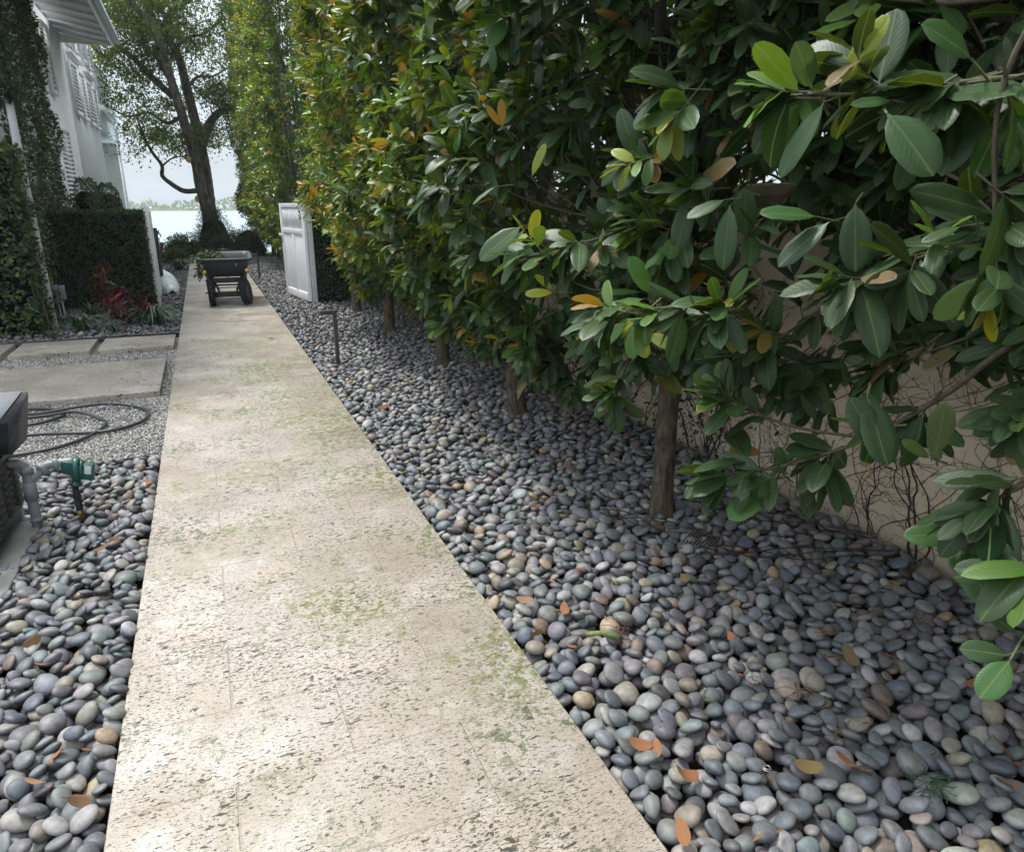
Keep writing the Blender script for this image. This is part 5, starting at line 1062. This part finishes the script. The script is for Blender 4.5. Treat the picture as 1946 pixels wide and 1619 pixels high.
g = Geo(); lathe(g, [(0, 0), (.019, 0), (.019, .035), (.014, .04), (.014, .06)], 6, T(-.02, 0, -.005)); tube(g, [(-.02, 0, .0), (-.05, -.03, -.004)], .010, 8); tube(g, [(-.045, -.025, -.004), (-.06, -.04, -.006)], .015, 6); g.build('brass_fitting', M['brass'], va)
g = Geo(); lathe(g, [(0, .13), (.05, .125), (.10, .10), (.135, .05), (.145, 0), (.14, -.06)], 28); tag(g.build('plastic_dome', M['bluebin'], None, True, (-1.0, 2.78, .02)), 'pale blue rounded plastic lid at the left edge on the pebbles', 'lid')
# hose
hp = [(-1.7, 6.62), (-1.45, 6.60), (-1.26, 6.50), (-1.17, 6.30), (-1.30, 6.12), (-1.55, 6.08), (-1.75, 6.2), (-1.6, 6.45), (-1.35, 6.42), (-1.1, 6.40), (-.88, 6.42), (-.68, 6.36), (-.56, 6.12), (-.60, 5.85), (-.78, 5.70), (-1.0, 5.72), (-1.3, 5.70), (-1.65, 5.72), (-1.9, 5.9), (-1.9, 6.2), (-1.6, 6.30), (-1.3, 6.33), (-1.08, 6.25), (-.90, 6.08), (-.84, 5.88), (-.92, 5.60), (-1.1, 5.40), (-1.35, 5.33), (-1.7, 5.30)]
q = spline([(x, y, -.030 + (.028 if i in (9, 10, 22, 16) else 0)) for i, (x, y) in enumerate(hp)], 8); g = Geo(); tube(g, q, .0122, 12); tag(g.build('garden_hose', M['hose'], None, True), 'dark garden hose lying in loose loops on the gravel', 'hose')

g = Geo(); box(g, -480, 480, -32, 620, -4.1, 16); hz = bpy.data.materials.new('haze_air'); hz.use_nodes = True; hz.node_tree.nodes.clear()
ho = hz.node_tree.nodes.new('ShaderNodeOutputMaterial'); hv = hz.node_tree.nodes.new('ShaderNodeVolumePrincipled'); hv.inputs['Density'].default_value = .0007; hv.inputs['Color'].default_value = (.93, .97, 1, 1); hz.node_tree.links.new(hv.outputs[0], ho.inputs['Volume'])
tag(g.build('haze', hz), 'pale haze hanging over the bay', 'haze', kind='stuff')

# ------------------------------------------------------------------ camera, light, world
cam = bpy.data.cameras.new('camera'); co = bpy.data.objects.new('camera', cam); link(co); cam.sensor_width = 36; cam.sensor_fit = 'HORIZONTAL'; cam.lens = 1340 / 1946 * 36; cam.clip_end = 9000; cam.clip_start = .02
co.location = (0, 0, H); co.rotation_euler = (R(90) - CT, 0, -CY); S.camera = co
EL = R(63); AZ = R(-30)
sv = Vector((math.sin(AZ) * math.cos(EL), math.cos(AZ) * math.cos(EL), math.sin(EL)))
sl = bpy.data.lights.new('sun', 'SUN'); sl.energy = 3.0; sl.angle = R(13); sl.color = (1, .98, .94); so = bpy.data.objects.new('sun', sl); link(so); so.rotation_euler = sv.to_track_quat('Z', 'Y').to_euler(); so.location = (0, 0, 20)
w = bpy.data.worlds.new('World'); S.world = w; w.use_nodes = True; nt = w.node_tree; nt.nodes.clear()
sky = nt.nodes.new('ShaderNodeTexSky'); sky.sky_type = 'NISHITA'; sky.sun_disc = False; sky.sun_elevation = EL; sky.sun_rotation = AZ; sky.dust_density = 3; sky.air_density = 1.0
bg = nt.nodes.new('ShaderNodeBackground'); bg.inputs[1].default_value = .12; ou = nt.nodes.new('ShaderNodeOutputWorld')
tc = nt.nodes.new('ShaderNodeTexCoord'); mp = nt.nodes.new('ShaderNodeMapping'); mp.inputs['Scale'].default_value = (1, 1, 3.5); nz = nt.nodes.new('ShaderNodeTexNoise'); nz.inputs['Scale'].default_value = 2.2; nz.inputs['Detail'].default_value = 6; nz.inputs['Roughness'].default_value = .6
nt.links.new(tc.outputs['Generated'], mp.inputs[0]); nt.links.new(mp.outputs[0], nz.inputs['Vector'])
mr = nt.nodes.new('ShaderNodeMapRange'); nt.links.new(nz.outputs['Fac'], mr.inputs[0]); mr.inputs[1].default_value = .25; mr.inputs[2].default_value = .62; mr.inputs[3].default_value = .62; mr.inputs[4].default_value = 1.0
mx = nt.nodes.new('ShaderNodeMix'); mx.data_type = 'RGBA'; nt.links.new(mr.outputs[0], mx.inputs[0]); nt.links.new(sky.outputs[0], mx.inputs[6])
sxyz = nt.nodes.new('ShaderNodeSeparateXYZ'); nt.links.new(tc.outputs['Generated'], sxyz.inputs[0])
gr = nt.nodes.new('ShaderNodeMapRange'); nt.links.new(sxyz.outputs[2], gr.inputs[0]); gr.inputs[1].default_value = .05; gr.inputs[2].default_value = .95
cm = nt.nodes.new('ShaderNodeMix'); cm.data_type = 'RGBA'; nt.links.new(gr.outputs[0], cm.inputs[0]); cm.inputs[6].default_value = (4.1, 4.75, 5.3, 1); cm.inputs[7].default_value = (16.0, 17.0, 18.6, 1)
nt.links.new(cm.outputs[2], mx.inputs[7])
nt.links.new(mx.outputs[2], bg.inputs[0]); nt.links.new(bg.outputs[0], ou.inputs[0])
S.view_settings.view_transform = 'Standard'; S.view_settings.look = 'None'; S.view_settings.exposure = .5; S.view_settings.gamma = 1
S.render.engine = 'CYCLES'
try: S.cycles.max_bounces = 6; S.cycles.transparent_max_bounces = 4
except Exception: pass
